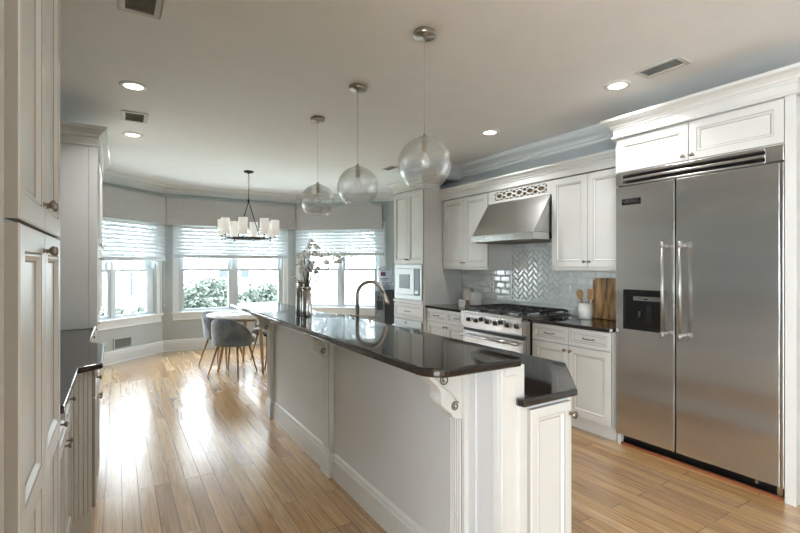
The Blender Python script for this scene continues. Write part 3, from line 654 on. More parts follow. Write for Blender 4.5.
text_mesh('VIKING', .018, (3.394, 3.16, 1.80), (0, -1, 0), (.54, 0, .84), (-.84, 0, .54), 'chrome', t)

# ------------------------------------------------------------------ gas range
t = thing('gas_range', 'wide stainless steel gas range with eight knobs and cast iron grates', 'range', (3.6, 3.475, 0))
y0, y1 = 3.03, 3.92
build('body', MB().box(3.29, 3.925, y0, y1, .10, .905), 'steelplain', t, bevel=.003)
build('control_panel', MB().extr([(3.29, y0, .745), (3.225, y0, .76), (3.215, y0, .90), (3.225, y0, .922), (3.29, y0, .925)], (0, y1-y0, 0)), 'steel', t, bevel=.003)
build('vent_gap', MB().box(3.255, 3.29, y0+.01, y1-.01, .715, .742), 'black', t)
od = build('oven_door', MB().box(3.245, 3.289, y0+.006, y1-.006, .20, .71), 'steel', t, bevel=.006)
build('oven_window', MB().box(3.241, 3.246, y0+.2, y1-.2, .33, .55), 'black', od)
hz = .672
build('handle', MB().tube([(3.19, y0+.03, hz), (3.19, y1-.03, hz)], .014, 14).tube([(3.245, y0+.07, hz), (3.19, y0+.07, hz)], .012, 10).tube([(3.245, y1-.07, hz), (3.19, y1-.07, hz)], .012, 10), 'steelplain', od)
build('kick_panel', MB().box(3.30, 3.92, y0+.01, y1-.01, 0.0, .10).box(3.262, 3.289, y0+.006, y1-.006, .105, .19), 'steelplain', t)
F_, YH_ = 455., 265.5; ps = math.radians(31.79); c_s, s_s = math.cos(ps), math.sin(ps)
for px, py in ((468.2, 319.2), (475.5, 320.4), (480.8, 319.2), (486.5, 321.8), (494.7, 323.3), (500.3, 322.2), (506.7, 325.2), (516, 326.4)):
    a = (px-400)/F_; dx, dy = c_s*a+s_s, -s_s*a+c_s; tt = 3.2/dx; ky = round(tt*dy, 3); kz = 1.42-tt*(py-YH_)/F_
    k = build('control_knob', MB().lathe((3.2185, ky, kz), [(.027, 0), (.027, .005), (.022, .007), (.021, .03), (.018, .034), (0, .034)], NX, 20), 'black', t)
    build('bezel', MB().lathe((3.2185, ky, kz), [(.021, .006), (.030, .006), (.030, -.001)], NX, 20), 'chrome', k)
    build('pointer', MB().box(3.178, 3.1845, ky-.004, ky+.004, kz-.018, kz+.018), 'black', k)
build('cooktop', MB().box(3.235, 3.925, y0+.004, y1-.004, .905, .925), 'steelplain', t)
build('side_trim', MB().box(3.225, 3.925, y0, y0+.016, .90, .934).box(3.225, 3.925, y1-.016, y1, .90, .934).box(3.895, 3.925, y0, y1, .925, .965), 'steelplain', t, bevel=.003)
W3 = (y1-y0-.04)/3
for k in range(3):
    ya = y0+.02+W3*k+.003; yb = ya+W3-.006; q = MB(); zt = .960
    for (p0, p1) in (((3.26, ya), (3.26, yb)), ((3.88, ya), (3.88, yb)), ((3.26, ya), (3.88, ya)), ((3.26, yb), (3.88, yb)), ((3.57, ya), (3.57, yb)), ((3.26, (ya+yb)/2), (3.88, (ya+yb)/2))):
        a, b2 = V(p0[0], p0[1], zt), V(p1[0], p1[1], zt); d_ = (b2-a).normalized(); s3 = V(-d_.y, d_.x, 0)*.006
        q.obox(a-s3, b2-a, s3*2, V(0, 0, .013))
    for cx in (3.415, 3.725):
        for an in range(8):
            a = PI/4*an+PI/8; ex, ey = cx+math.cos(a)*.13, (ya+yb)/2+math.sin(a)*.13; q.tube([(cx+math.cos(a)*.05, (ya+yb)/2+math.sin(a)*.05, zt+.008), (ex, ey, zt+.008)], .006, 5)
    for x_ in (3.265, 3.57, 3.875):
        for y_ in (ya+.005, yb-.005): q.tube([(x_, y_, .925), (x_, y_, zt+.005)], .007, 6)
    build('grate', q, 'iron', t)
    for cx in (3.415, 3.725):
        build('burner', MB().lathe((cx, (ya+yb)/2, .925), [(0, .016), (.03, .016), (.035, .01), (.045, .008), (.047, 0)], seg=20), 'iron', t)

# ------------------------------------------------------------------ refrigerator
t = thing('refrigerator', 'large built-in stainless steel side-by-side refrigerator with ice dispenser', 'refrigerator', (3.65, 1.64, 0))
build('cabinet_shell', MB().box(3.43, 3.94, 1.106, 2.187, .08, 2.145), 'ventdark', t)
ld = build('freezer_door', MB().box(3.392, 3.428, 1.738, 2.188, .082, 2.04), 'steel', t, bevel=.0015)
build('door_gap_shade', MB().box(3.3935, 3.43, 1.7245, 1.7375, .082, 2.04), 'black', t)  # black filler strip standing in for shade in the gap between the doors
rd = build('refrigerator_door', MB().box(3.392, 3.428, 1.128, 1.724, .082, 2.04), 'steel', t, bevel=.0015)
build('side_trim', MB().box(3.388, 3.428, 1.106, 1.124, .082, 2.04), 'steelplain', t, bevel=.002)
for d_, hy in ((ld, 1.788), (rd, 1.668)):
    build('door_handle', MB().tube([(3.325, hy, .905), (3.325, hy, 1.585)], .0105, 16).tube([(3.392, hy, .93), (3.325, hy, .93)], .012, 12).tube([(3.392, hy, 1.56), (3.325, hy, 1.56)], .012, 12)
          .lathe((3.325, hy, .90), [(0, 0), (.013, 0), (.013, .04), (.0105, .041)], seg=16).lathe((3.325, hy, 1.55), [(.0105, -.001), (.013, 0), (.013, .04), (0, .04)], seg=16), 'handle', d_)
q = MB().box(3.39, 3.43, 1.106, 1.20, 2.052, 2.145).box(3.39, 3.43, 2.13, 2.188, 2.052, 2.145)
q.box(3.39, 3.40, 1.2, 2.13, 2.128, 2.145).box(3.39, 3.40, 1.2, 2.13, 2.052, 2.062)
q.box(3.392, 3.415, 1.2, 2.13, 2.085, 2.105)
g2 = build('top_grille', q, 'steel', t, bevel=.003); build('grille_slots', MB().box(3.418, 3.43, 1.2, 2.13, 2.062, 2.128), 'black', g2)
dp = build('ice_dispenser', MB().box(3.386, 3.3925, 1.80, 2.118, .925, 1.232), 'black', ld, bevel=.003)
q = MB().box(3.377, 3.386, 1.80, 1.812, .925, 1.232).box(3.377, 3.386, 2.106, 2.118, .925, 1.232).box(3.377, 3.386, 1.812, 2.106, 1.19, 1.232).box(3.372, 3.386, 1.812, 2.106, .925, .95)
build('recess_frame', q, 'black', dp, bevel=.002)
build('control_strip', MB().box(3.374, 3.379, 1.815, 2.035, 1.152, 1.185), 'steelplain', dp)
build('display_button', MB().box(3.372, 3.3745, 1.92, 1.95, 1.162, 1.17), 'black', dp)
build('paddle', MB().box(3.380, 3.386, 1.90, 1.935, 1.0, 1.12).lathe((3.378, 1.985, 1.02), [(0, .0), (.014, 0), (.012, .05), (0, .05)], seg=12), 'iron', dp)
bd = build('badge', MB().box(3.3885, 3.392, 1.985, 2.135, 1.893, 1.943), 'black', ld, bevel=.001)
build('badge_edge', MB().box(3.3875, 3.3885, 1.988, 2.132, 1.896, 1.898).box(3.3875, 3.3885, 1.988, 2.132, 1.938, 1.940), 'chrome', bd)
text_mesh('VIKING', .040, (3.3880, 2.06, 1.918), (0, -1, 0), (0, 0, 1), (-1, 0, 0), 'chrome', bd)
build('toe_grille', MB().box(3.46, 3.5, 1.106, 2.172, 0, .08), 'black', t)
for a, b2, z0, z1 in ((1.12, 1.15, .02, .079), (1.25, 1.262, .045, .079), (2.14, 2.152, .045, .079)): build('hinge_screw', MB().box(3.425, 3.455, a, b2, z0, z1), 'steelplain', t)
tag(build('shoe_strip', MB().box(3.40, 3.43, 1.106, 2.172, 0, .018), 'toe', bevel=.004), 'reddish wooden strip lying on the floor in front of the refrigerator base', 'strip')
t = thing('refrigerator_surround', 'white tall panels, two small doors and crown moulding framing the refrigerator', 'cabinet', (3.65, 1.64, 0))
build('side_panel', MB().box(3.385, 3.945, 1.045, 1.10, 0, 2.43), 'paint', t, bevel=.002)
build('side_panel', MB().box(3.44, 3.945, 2.1895, 2.200, 0, 2.15).box(3.405, 3.945, 2.1785, 2.2, 2.15, 2.43), 'paint', t, bevel=.002)
build('foot', MB().box(3.395, 3.43, 2.15, 2.177, 0, .075), 'paint', t)
build('upper_box', MB().box(3.405, 3.94, 1.10, 2.178, 2.15, 2.43), 'paint', t)
for a, b2, kn in ((1.104, 1.638, 1.61), (1.642, 2.176, 1.67)):
    d_ = build('door', MB().panel((3.405, a, 2.157), PY, NX, b2-a, .262, .02, .05), ['paint', 'glaze'], t); knob(d_, (3.385, kn, 2.187), NX, r=.014)
build('frieze', MB().box(3.375, 3.945, 1.038, 2.20, 2.432, 2.515), 'paint', t, bevel=.002)
pth = [(3.945, 2.201), (3.375, 2.201), (3.375, 1.038), (3.945, 1.038)]
build('frieze_bead', MB().sweep(pth[::-1], [(0, 2.426), (.006, 2.426), (.012, 2.432), (.012, 2.44), (.005, 2.446), (0, 2.446)], side=1), 'paint', t)
build('crown', MB().sweep(pth[::-1], [(-.002, 2.50), (.008, 2.50), (.010, 2.512), (.018, 2.516), (.022, 2.53), (.04, 2.548), (.058, 2.556), (.066, 2.560), (.07, 2.572), (.07, 2.580), (-.002, 2.580)], side=1), 'paint', t)

# ------------------------------------------------------------------ microwave tower
t = thing('oven_tower', 'tall white cabinet tower housing the microwave, beside the right bay window', 'cabinet', (3.62, 5.13, 0))
y0, y1 = 4.77, 5.485
build('carcass', MB().box(3.32, 3.94, y0, y1, .1, 2.42), 'paint', t, bevel=.002)
build('toe_kick', MB().box(3.38, 3.94, y0, y1, 0, .1), 'paint', t)
m_ = (y0+y1)/2
for a, b2, kn in ((y0+.002, m_-.002, m_-.02), (m_+.002, y1-.002, m_+.02)):
    d_ = build('door', MB().panel((3.32, a, 1.445), PY, NX, b2-a, .95, .02, .05), ['paint', 'glaze'], t); knob(d_, (3.3, kn, 1.50), NX, r=.012)
d_ = build('drawer', MB().panel((3.32, y0+.002, .70), PY, NX, y1-y0-.004, .21, .02, .035), ['paint', 'glaze'], t); pull(d_, (3.3, m_, .81), PY, NX, .1)
build('ledge', MB().box(3.285, 3.32, y0, y1, .925, .955), 'paint', t, bevel=.004)
build('crown', MB().sweep([(3.945, y1), (3.30, y1), (3.30, y0), (3.555, y0)][::-1], [(0, 2.42), (.01, 2.42), (.012, 2.47), (.022, 2.475), (.03, 2.50), (.055, 2.53), (.07, 2.535), (.075, 2.56), (0, 2.56)], side=1), 'paint', t)
t = thing('microwave_oven', 'built-in microwave with steel trim kit in the tall cabinet tower', 'microwave', (3.31, 5.14, .99))
build('trim_frame', MB().box(3.30, 3.319, 4.80, 5.465, .97, 1.025).box(3.30, 3.319, 4.80, 5.465, 1.385, 1.43).box(3.30, 3.319, 4.80, 4.845, 1.025, 1.385).box(3.30, 3.319, 5.42, 5.465, 1.025, 1.385), 'micro', t, bevel=.002)
build('front_door', MB().box(3.293, 3.319, 4.97, 5.418, 1.03, 1.38), 'micro', t, bevel=.004)
build('door_window', MB().box(3.290, 3.2935, 5.07, 5.33, 1.11, 1.30), 'coolerdark', t)
build('control_panel', MB().box(3.295, 3.319, 4.85, 4.965, 1.03, 1.38), 'coolerdark', t, bevel=.002)
build('open_button', MB().box(3.290, 3.296, 4.87, 4.945, 1.05, 1.09), 'micro', t)
t = thing('warming_drawer', 'stainless steel warming drawer low in the microwave tower', 'drawer', (3.31, 5.13, .12))
build('front', MB().box(3.29, 3.319, 4.79, 5.465, .12, .69), 'micro', t, bevel=.004)
build('handle', MB().tube([(3.245, 4.82, .60), (3.245, 5.43, .60)], .011, 12).tube([(3.29, 4.86, .60), (3.245, 4.86, .60)], .009, 8).tube([(3.29, 5.39, .60), (3.245, 5.39, .60)], .009, 8), 'micro', t)
build('control_knob', MB().lathe((3.29, 5.16, .655), [(.013, 0), (.012, .01), (0, .011)], NX, 14), 'black', t)

# ------------------------------------------------------------------ LEFT SIDE: pantry, base run, hutch
PX_ = V(1, 0, 0)
t = thing('pantry_cabinet', 'tall white pantry cabinet with four panelled doors at the left edge', 'cabinet', (-.48, 1.2, 0))
build('carcass', MB().box(-.795, -.172, .5, 1.735, 0, 2.62), 'paint', t, bevel=.002)
for a, b2, kn in ((1.058, 1.385, 1.36), (1.39, 1.731, 1.415)):
    d_ = build('upper_door', MB().panel((-.172, a, 1.505), PY, PX_, b2-a, .81, .022, .05), ['paint', 'glaze'], t); knob(d_, (-.15, kn, 1.565), PX_, r=.016, k=.72)
    q = MB().panel((-.172, a, .905), PY, PX_, b2-a, .593, .022, .05); q.panel((-.172, a+.0005, .10), PY, PX_, b2-a-.001, .855, .0217, .05)
    d_ = build('lower_door', q, ['paint', 'glaze'], t); knob(d_, (-.15, kn, 1.455), PX_, r=.016, k=.72)
build('crown', MB().sweep([(-.172, .5), (-.172, 1.735)], [(0, 2.5), (.01, 2.5), (.02, 2.53), (.06, 2.6), (.06, 2.62), (0, 2.62)], side=-1), 'paint', t)
t = thing('base_cabinet', 'white base cabinet with bowed bay front along the left wall beneath black worktop', 'cabinet', (-.5, 3.2, 0))
poly = [(-.79, 1.74), (-.26, 1.74), (-.26, 2.055), (-.21, 2.055), (-.21, 2.76), (-.12, 2.87), (-.12, 3.50), (-.21, 3.60), (-.21, 5.95), (-.79, 5.95)]
build('carcass', MB().prism(poly, .13, .882), 'paint', t, bevel=.002)
build('toe_kick', MB().prism([(-.79, 1.74), (-.32, 1.74), (-.32, 2.2), (-.28, 2.76), (-.19, 2.9), (-.19, 3.5), (-.28, 3.6), (-.28, 5.9), (-.79, 5.9)], 0, .13), 'paint', t)
for a, b2, kn in ((2.06, 2.40, 2.2), (2.405, 2.755, 2.6)):
    d_ = build('drawer', MB().panel((-.21, a, .73), PY, PX_, b2-a, .145, .02, .03), ['paint', 'glaze'], t); knob(d_, (-.19, kn, .80), PX_, r=.016, k=.72)
    d_ = build('door', MB().panel((-.21, a, .15), PY, PX_, b2-a, .57, .02, .05), ['paint', 'glaze'], t); knob(d_, (-.19, 2.37 if a < 2.2 else 2.44, .66), PX_, r=.016, k=.72)
q = MB(); p0, p1 = V(-.21, 2.76, .14), V(-.12, 2.87, .14); d_ = p1-p0; nn = V(d_.y, -d_.x, 0).normalized()
q.obox(p0+nn*.0005, d_, nn*.001, V(0, 0, .735), 1)
for k in range(5): q.obox(p0+d_*(k/5+.015)+nn*.001, d_*(.16), nn*.007, V(0, 0, .735))
build('beaded_corner', q, ['paint', 'glaze'], t, bevel=.003)
q = MB(); p0, p1 = V(-.12, 3.50, .14), V(-.21, 3.60, .14); d_ = p1-p0; nn = V(d_.y, -d_.x, 0).normalized()
q.obox(p0+nn*.0005, d_, nn*.001, V(0, 0, .735), 1)
for k in range(5): q.obox(p0+d_*(k/5+.015)+nn*.001, d_*(.16), nn*.007, V(0, 0, .735))
build('beaded_corner', q, ['paint', 'glaze'], t, bevel=.003)
for a, b2 in ((2.88, 3.18), (3.185, 3.49)):
    d_ = build('drawer', MB().panel((-.12, a, .73), PY, PX_, b2-a, .145, .02, .03), ['paint', 'glaze'], t); knob(d_, (-.10, (a+b2)/2, .80), PX_, r=.016, k=.72)
    d_ = build('door', MB().panel((-.12, a, .15), PY, PX_, b2-a, .57, .02, .05), ['paint', 'glaze'], t); knob(d_, (-.10, b2-.03 if a < 3 else a+.03, .66), PX_, r=.016, k=.72)
for a in (3.62, 4.2, 4.78, 5.36):
    d_ = build('door', MB().panel((-.21, a, .15), PY, PX_, .57, .72, .02, .05), ['paint', 'glaze'], t); knob(d_, (-.19, a+.53, .8), PX_, r=.016, k=.72)
build('furniture_foot', MB().prism([(-.21, 2.755), (-.115, 2.87), (-.115, 2.95), (-.2, 2.95)], 0, .14), 'paint', t, bevel=.003)
build('furniture_foot', MB().prism([(-.115, 3.44), (-.115, 3.51), (-.2, 3.6), (-.2, 3.44)], 0, .14), 'paint', t, bevel=.003)
slab('worktop', [(-.795, 1.74), (-.23, 1.74), (-.23, 2.035), (-.165, 2.035), (-.165, 2.745), (-.148, 2.765), (-.068, 2.822), (-.07, 3.53), (-.16, 3.64), (-.16, 5.97), (-.795, 5.97)], .884, .914, 'black granite worktop along the left wall with a bowed front edge', .006)
t = thing('hutch_cabinet', 'tall white hutch cabinet with crown moulding standing on the left worktop', 'cabinet', (-.47, 5.1, .914))
build('carcass', MB().box(-.79, -.165, 4.40, 5.95, .915, 2.46), 'paint', t, bevel=.003)
build('side_stile', MB().box(-.162, -.14, 4.403, 4.43, .93, 2.37).box(-.20, -.142, 4.395, 4.40, .93, 2.37), 'paint', t, bevel=.002)
a = 4.432
for k in range(4):
    d_ = build('upper_door', MB().panel((-.165, a, 1.545), PY, PX_, .375, .82, .022, .05), ['paint', 'glaze'], t); knob(d_, (-.143, a+(.345 if k % 2 == 0 else .03), 1.60), PX_, r=.016, k=.72)
    d_ = build('lower_door', MB().panel((-.165, a, .93), PY, PX_, .375, .61, .022, .05), ['paint', 'glaze'], t); knob(d_, (-.143, a+(.345 if k % 2 == 0 else .03), 1.48), PX_, r=.016, k=.72)
    a += .379
pth = [(-.79, 4.40), (-.14, 4.40), (-.14, 5.95)]
build('crown', MB().sweep(pth, [(-.0, 2.37), (.006, 2.37), (.012, 2.377), (.012, 2.385), (.004, 2.39), (.004, 2.445), (.014, 2.45), (.02, 2.47), (.05, 2.50), (.062, 2.505), (.068, 2.53), (.0, 2.53)], side=-1).box(-.79, -.14, 4.4, 5.95, 2.47, 2.52), 'paint', t)

# ------------------------------------------------------------------ small items on the worktops
def jar(x, y, r, h, label):
    t = thing('canister', label, 'canister', (x, y, .914), 'white lidded canisters left of the range')
    build('pot', MB().lathe((x, y, .914), [(0, .001), (r*.95, .001), (r, .006), (r, h), (r*.9, h), (0, h-.004)], seg=28), 'ceramic', t)
    build('lid', MB().lathe((x, y, .914), [(r*1.03, h+.001), (r*1.05, h+.01), (r*.85, h+.02), (.02, h+.027), (.008, h+.03), (.013, h+.043), (.008, h+.052), (0, h+.053)], seg=28), 'ceramic', t)
jar(3.84, 4.53, .065, .195, 'taller white lidded ceramic canister near the microwave tower side')
jar(3.80, 4.33, .068, .150, 'shorter white lidded ceramic canister nearest the range')
t = thing('block_sign', 'small white block sign with wooden edge in front of the canisters', 'sign', (3.62, 4.34, .914))
u = V(-.25, -.97, 0).normalized(); nn = V(-.97, .25, 0)
O = V(3.60, 4.42, .915)
build('block', MB().obox(O+nn*-.05, u*.185, nn*.048, V(0, 0, .085)), 'signwood', t, bevel=.002)
fpn = build('white_face', MB().obox(O+nn*-.002, u*.185, nn*.004, V(0, 0, .085)), 'ceramic', t, bevel=.001)
for k, L_ in enumerate((.10, .06)):
    q = MB(); xx = .03
    while xx < .03+L_: w_ = random.uniform(.012, .026); q.obox(O+u*xx+nn*.0021+V(0, 0, .052-.024*k), u*w_, nn*.0008, V(0, 0, .007)); xx += w_+.007
    build('written_line', q, 'ventdark', fpn)
cx, cy = 3.77, 2.745
t = thing('utensil_crock', 'white ceramic crock holding wooden utensils beside the cutting board', 'crock', (cx, cy, .914))
build('pot', MB().lathe((cx, cy, .914), [(0, .001), (.058, .001), (.062, .006), (.062, .15), (.055, .15), (.053, .01), (0, .01)], seg=28), 'ceramic', t)
def sp(x0, y0, x1, y1, z1): return [V(x0, y0, .93), V(x0, y0, .93).lerp(V(x1, y1, z1), .55), V(x1, y1, z1)]
q = MB().tube(sp(cx, cy+.01, cx+.01, cy+.045, 1.10), .006, 8); c0 = V(cx+.015, cy+.062, 1.145); q.lathe(c0-V(0, 0, .055), [(.006, 0), (.018, .015), (.028, .045), (.03, .065), (.024, .09), (0, .105)], (.05, .2, 1), 14)
tag(build('wooden_spoon', q, 'oak_light'), 'oval wooden spoon standing left in the white crock', 'spoon')
q = MB().tube(sp(cx+.01, cy-.01, cx+.015, cy-.03, 1.10), .006, 8)
O = V(cx+.018, cy-.003, 1.10)
for k in range(4): q.obox(O+V(0, -.0185*k, 0), (0, -.012, 0), (.006, 0, 0), (.004, -.006, .09))
q.obox(O+V(0, 0.0, 0), (0, -.068, 0), (.006, 0, 0), (0, 0, .03)).obox(O+V(.004, 0, .08), (0, -.074, 0), (.006, 0, 0), (0, 0, .018))
tag(build('slotted_spatula', q, 'oak_light'), 'slotted wooden spatula standing right in the white crock', 'spatula')
q = MB()
out = [(0, 0), (.26, 0), (.265, .37), (.24, .385), (.03, .382), (.005, .36)]
q.extr([V(3.895+.035*z/.385, 2.762-y, .915+z) for y, z in out], (-.022, 0, .002))
tag(build('cutting_board', q, 'board', bevel=.004), 'large figured dark wood cutting board leaning on the backsplash by the refrigerator', 'cutting board')

# ------------------------------------------------------------------ PENDANTS
def pendant(x, y, zc, label):
    t = thing('pendant_lamp', label, 'pendant lamp', (x, y, zc), 'glass globe pendants over the island')
    build('canopy', MB().lathe((x, y, CZ), [(0, -.001), (.062, -.001), (.064, -.004), (.064, -.026), (.060, -.03), (.012, -.031), (.008, -.045), (0, -.045)], seg=32), 'nickel', t)
    build('cord', MB().tube([(x, y, CZ-.04), (x, y, zc+.17)], .0022, 6), 'cordm', t)
    build('socket', MB().lathe((x, y, zc), [(0, .175), (.008, .172), (.010, .158), (.030, .152), (.030, .147), (.017, .144), (.017, .075), (.013, .07), (0, .07)], seg=20), 'nickel', t)
    r = .151; a0 = math.asin(.085/r); prof = []
    for k in range(23):
        a = a0+(PI-a0-.2)*k/22; prof.append((r*math.sin(a), -r*math.cos(a)))
    inner = [(p*.972, h*.972) for p, h in prof[::-1]]
    g_ = build('glass_globe', MB().lathe((x, y, zc), prof+inner+[prof[0]], seg=48), 'globe', t)
    build('bulb', MB().lathe((x, y, zc), [(.011, .07), (.012, .055), (.026, .03), (.03, .008), (.026, -.012), (.012, -.028), (0, -.032)], seg=20), 'bulbglass', t)
M['cordm'] = mat('clear_cord', '#c4c4c0', .4)
M['bulbglass'] = glassy('bulb_glass', (.96, .96, .95), .1, .8, .08, .15)
pendant(1.478, 2.120, 1.995, 'clear ribbed glass globe pendant over the island, nearest and largest in view')
pendant(1.508, 3.025, 2.0, 'clear ribbed glass globe pendant over the island, middle of the three')
pendant(1.530, 3.875, 2.0, 'clear ribbed glass globe pendant over the island, farthest of the three')

# ------------------------------------------------------------------ CHANDELIER
cx, cy = 1.56, 6.55
t = thing('chandelier', 'black ring chandelier with eight white drum shades over the dining table', 'chandelier', (cx, cy, 1.78))
build('canopy', MB().lathe((cx, cy, CZ), [(0, -.001), (.065, -.001), (.065, -.02), (.02, -.028), (.012, -.04), (0, -.04)], seg=24), 'blackmetal', t)
q = MB(); z = CZ-.035; k = 0
while z > 2.35:
    a = 0 if k % 2 else PI/2; dx, dy = math.cos(a)*.009, math.sin(a)*.009
    q.tube([(cx+dx*math.cos(b2), cy+dy*math.cos(b2), z-.02+.02*math.sin(b2)) for b2 in [2*PI*j/10 for j in range(11)]], .0028, 5); z -= .032; k += 1
build('chain', q, 'blackmetal', t)
q = MB().lathe((cx, cy, 2.30), [(0, .05), (.01, .045), (.014, .02), (.01, 0), (0, -.002)], seg=12)
ru = V(.85, -.527, 0)
for sg in (-1, 1): q.tube([V(cx, cy, 2.32), V(cx, cy, 1.80)+ru*sg*.165+V(.527, .85, 0)*(-sg*.02)], .006, 6)
q.tube([V(cx, cy, 1.80)-ru*.17, V(cx, cy, 1.80)+ru*.17], .007, 6)
build('hanging_rods', q, 'blackmetal', t)
q = MB()
for zr, rr in ((1.80, .25),):
    ring = [(cx+rr*math.cos(a), cy+rr*math.sin(a), zr) for a in [2*PI*j/48 for j in range(49)]]; q.tube(ring, .009, 8, cap=False)
fw = V(.527, .85, 0)
for a in (0, PI/2): d_ = (ru*math.cos(a)+fw*math.sin(a))*.25; q.tube([V(cx, cy, 1.80)-d_, V(cx, cy, 1.80)+d_], .006, 6)
build('ring', q, 'blackmetal', t)
arm0 = None
for k in range(8):
    a = math.radians(7+45*k); d_ = ru*math.cos(a)+fw*math.sin(a); b0 = V(cx, cy, 0)+d_*.25; p = V(cx, cy, 0)+d_*.36
    arm = build('arm', MB().tube([b0+V(0, 0, 1.80), p+V(0, 0, 1.80)], .006, 6).tube([p+V(0, 0, 1.765), p+V(0, 0, 1.86)], .006, 8).lathe((p.x, p.y, 1.83), [(0, 0), (.022, .002), (.022, .008), (0, .01)], seg=14), 'blackmetal', t)
    build('drum_shade', MB().lathe((p.x, p.y, 1.845), [(.056, 0), (.058, .0), (.058, .215), (.056, .215), (.055, .01), (.0, .012)], seg=24), 'shadewhite', t)

# ------------------------------------------------------------------ TABLE AND CHAIRS
tx, ty = 1.60, 6.50
t = thing('dining_table', 'round white topped dining table with tapered oak legs under the chandelier', 'table', (tx, ty, 0))
build('table_top', MB().lathe((tx, ty, .725), [(0, 0), (.56, 0), (.595, .010), (.60, .02), (.598, .027), (0, .028)], seg=64), 'tabletop', t)
build('apron', MB().lathe((tx, ty, .68), [(.36, .0), (.38, .0), (.38, .044), (.36, .044), (.36, .0)], seg=40), 'tableleg', t)
for k in range(4):
    a = math.radians(-36.+2+90*k)+math.radians(-20); a = [math.atan2(6.07-6.52, 1.62-1.6), math.atan2(6.45-6.52, 1.09-1.6), math.atan2(6.98-6.52, 1.58-1.6), math.atan2(.08, .51)][k]
    build('leg', MB().tube([(tx+.34*math.cos(a), ty+.34*math.sin(a), .722), (tx+.47*math.cos(a), ty+.47*math.sin(a), .001)], [.029, .015], 14), 'tableleg', t)
def make_chair(label):
    t = thing('dining_chair', label, 'chair', (0, 0, 0), 'grey velvet chairs around the dining table')
    # faces +x; curved shell back wrapping the seat
    q = MB(); nseg = 22; inn, outr = [], []
    rows = 9
    def shell(u, v_, off_):   # u -1..1 around, v 0..1 up
        a = PI+u*1.5; rx, ry = .225+off_+.05*v_, .235+off_+.02*v_
        top = .345*(1-.66*abs(u)**2.3)
        z = .405+v_*top
        return V(rx*math.cos(a)*(1)+.02, ry*math.sin(a), z)
    for off_, store in ((0, inn), (.036, outr)):
        for j in range(rows+1):
            for i in range(nseg+1):
                v_ = j/rows; u_ = -1+2*i/nseg; s_ = off_*(1-.35*(v_**6)); store.append(shell(u_, v_, s_-.0)-V(0, 0, .03*(1-v_) if off_ else 0))
    w1 = nseg+1; N = len(inn); fs = []
    for j in range(rows):
        for i in range(nseg):
            a = j*w1+i; fs.append((a, a+1, a+1+w1, a+w1)); fs.append((N+a, N+a+1, N+a+1+w1, N+a+w1))
    for i in range(nseg):
        a = rows*w1+i; fs.append((a, a+1, N+a+1, N+a)); fs.append((i, i+1, N+i+1, N+i))
    for j in range(rows):
        for i in (0, nseg): a = j*w1+i; fs.append((a, a+w1, N+a+w1, N+a))
    q.add(inn+outr, fs, 0, True)
    o = build('backrest', q, 'velvet', t); o.modifiers.new('sub', 'SUBSURF').levels = 1; o.modifiers['sub'].render_levels = 1
    prof = [(-.20, 0), (-.19, -.10), (-.12, -.2), (0, -.232), (.14, -.235), (.22, -.20), (.245, -.1), (.25, 0)]
    poly = prof+[(x, -y) for x, y in prof[::-1][1:-1]]
    q = MB(); rings = [(1, .40), (1.03, .415), (1.04, .44), (1.0, .462), (.9, .472), (.6, .478)]
    k = len(poly); vs = []
    for s_, z in rings: vs += [V(x*s_*.97, y*s_*.93, z) for x, y in poly]
    fs = [(i*k+j, i*k+(j+1) % k, (i+1)*k+(j+1) % k, (i+1)*k+j) for i in range(len(rings)-1) for j in range(k)]
    fs += [tuple(range(k)), tuple(range((len(rings)-1)*k, len(rings)*k))]
    build('seat', q.add(vs, fs, 0, True), 'velvet', t)
    build('seat_frame', MB().prism([(-.15, -.17), (.17, -.17), (.17, .17), (-.15, .17)], .378, .40), 'blackmetal', t)
    for lx, ly, fx_, fy_ in ((-.13, -.14, -.235, -.215), (-.13, .14, -.235, .215), (.14, -.14, .215, -.215), (.14, .14, .215, .215)):
        build('leg', MB().tube([(lx, ly, .385), (fx_, fy_, .001)], [.015, .008], 12), 'oakleg', t)
    return t
ch = make_chair('grey velvet tub chair seen from behind, nearest chair at the dining table')
dup(ch, (1.29, 6.97, 0), math.radians(-45), 'grey velvet tub chair at the left of the table near the window')
dup(ch, (2.0, 7.0, 0), math.radians(225), 'grey velvet tub chair on the far side of the table, partly hidden')
ch.location = (1.29, 6.24, 0); ch.rotation_euler = (0, 0, math.radians(46))
t = thing('dining_chair', 'slim black chair at the right of the table beyond the island end', 'chair', (1.98, 6.28, 0))
d_ = V(-.8, .6, 0); s_ = V(.6, .8, 0); c0 = V(1.98, 6.28, 0)
build('seat', MB().obox(c0-d_*.2-s_*.2+V(0, 0, .45), d_*.42, s_*.4, V(0, 0, .03)), 'darkvelvet', t, bevel=.01)
build('backrest', MB().extr([c0-d_*.2-s_*.15+V(0, 0, .50), c0-d_*.2+s_*.15+V(0, 0, .50), c0-d_*.25+s_*.09+V(0, 0, .70), c0-d_*.25-s_*.09+V(0, 0, .70)], d_*.02), 'darkvelvet', t, bevel=.006)
build('back_post', MB().tube([c0-d_*.19-s_*.12+V(0, 0, .46), c0-d_*.2-s_*.12+V(0, 0, .55)], .01, 6), 'blackmetal', t)
build('back_post', MB().tube([c0-d_*.19+s_*.12+V(0, 0, .46), c0-d_*.2+s_*.12+V(0, 0, .55)], .01, 6), 'blackmetal', t)
for a, b2 in ((-1, -1), (-1, 1), (1, -1), (1, 1)):
    build('leg', MB().tube([c0+d_*.15*a+s_*.15*b2+V(0, 0, .45), c0+d_*.2*a+s_*.2*b2+V(0, 0, .001)], [.014, .009], 8), 'oakleg', t)

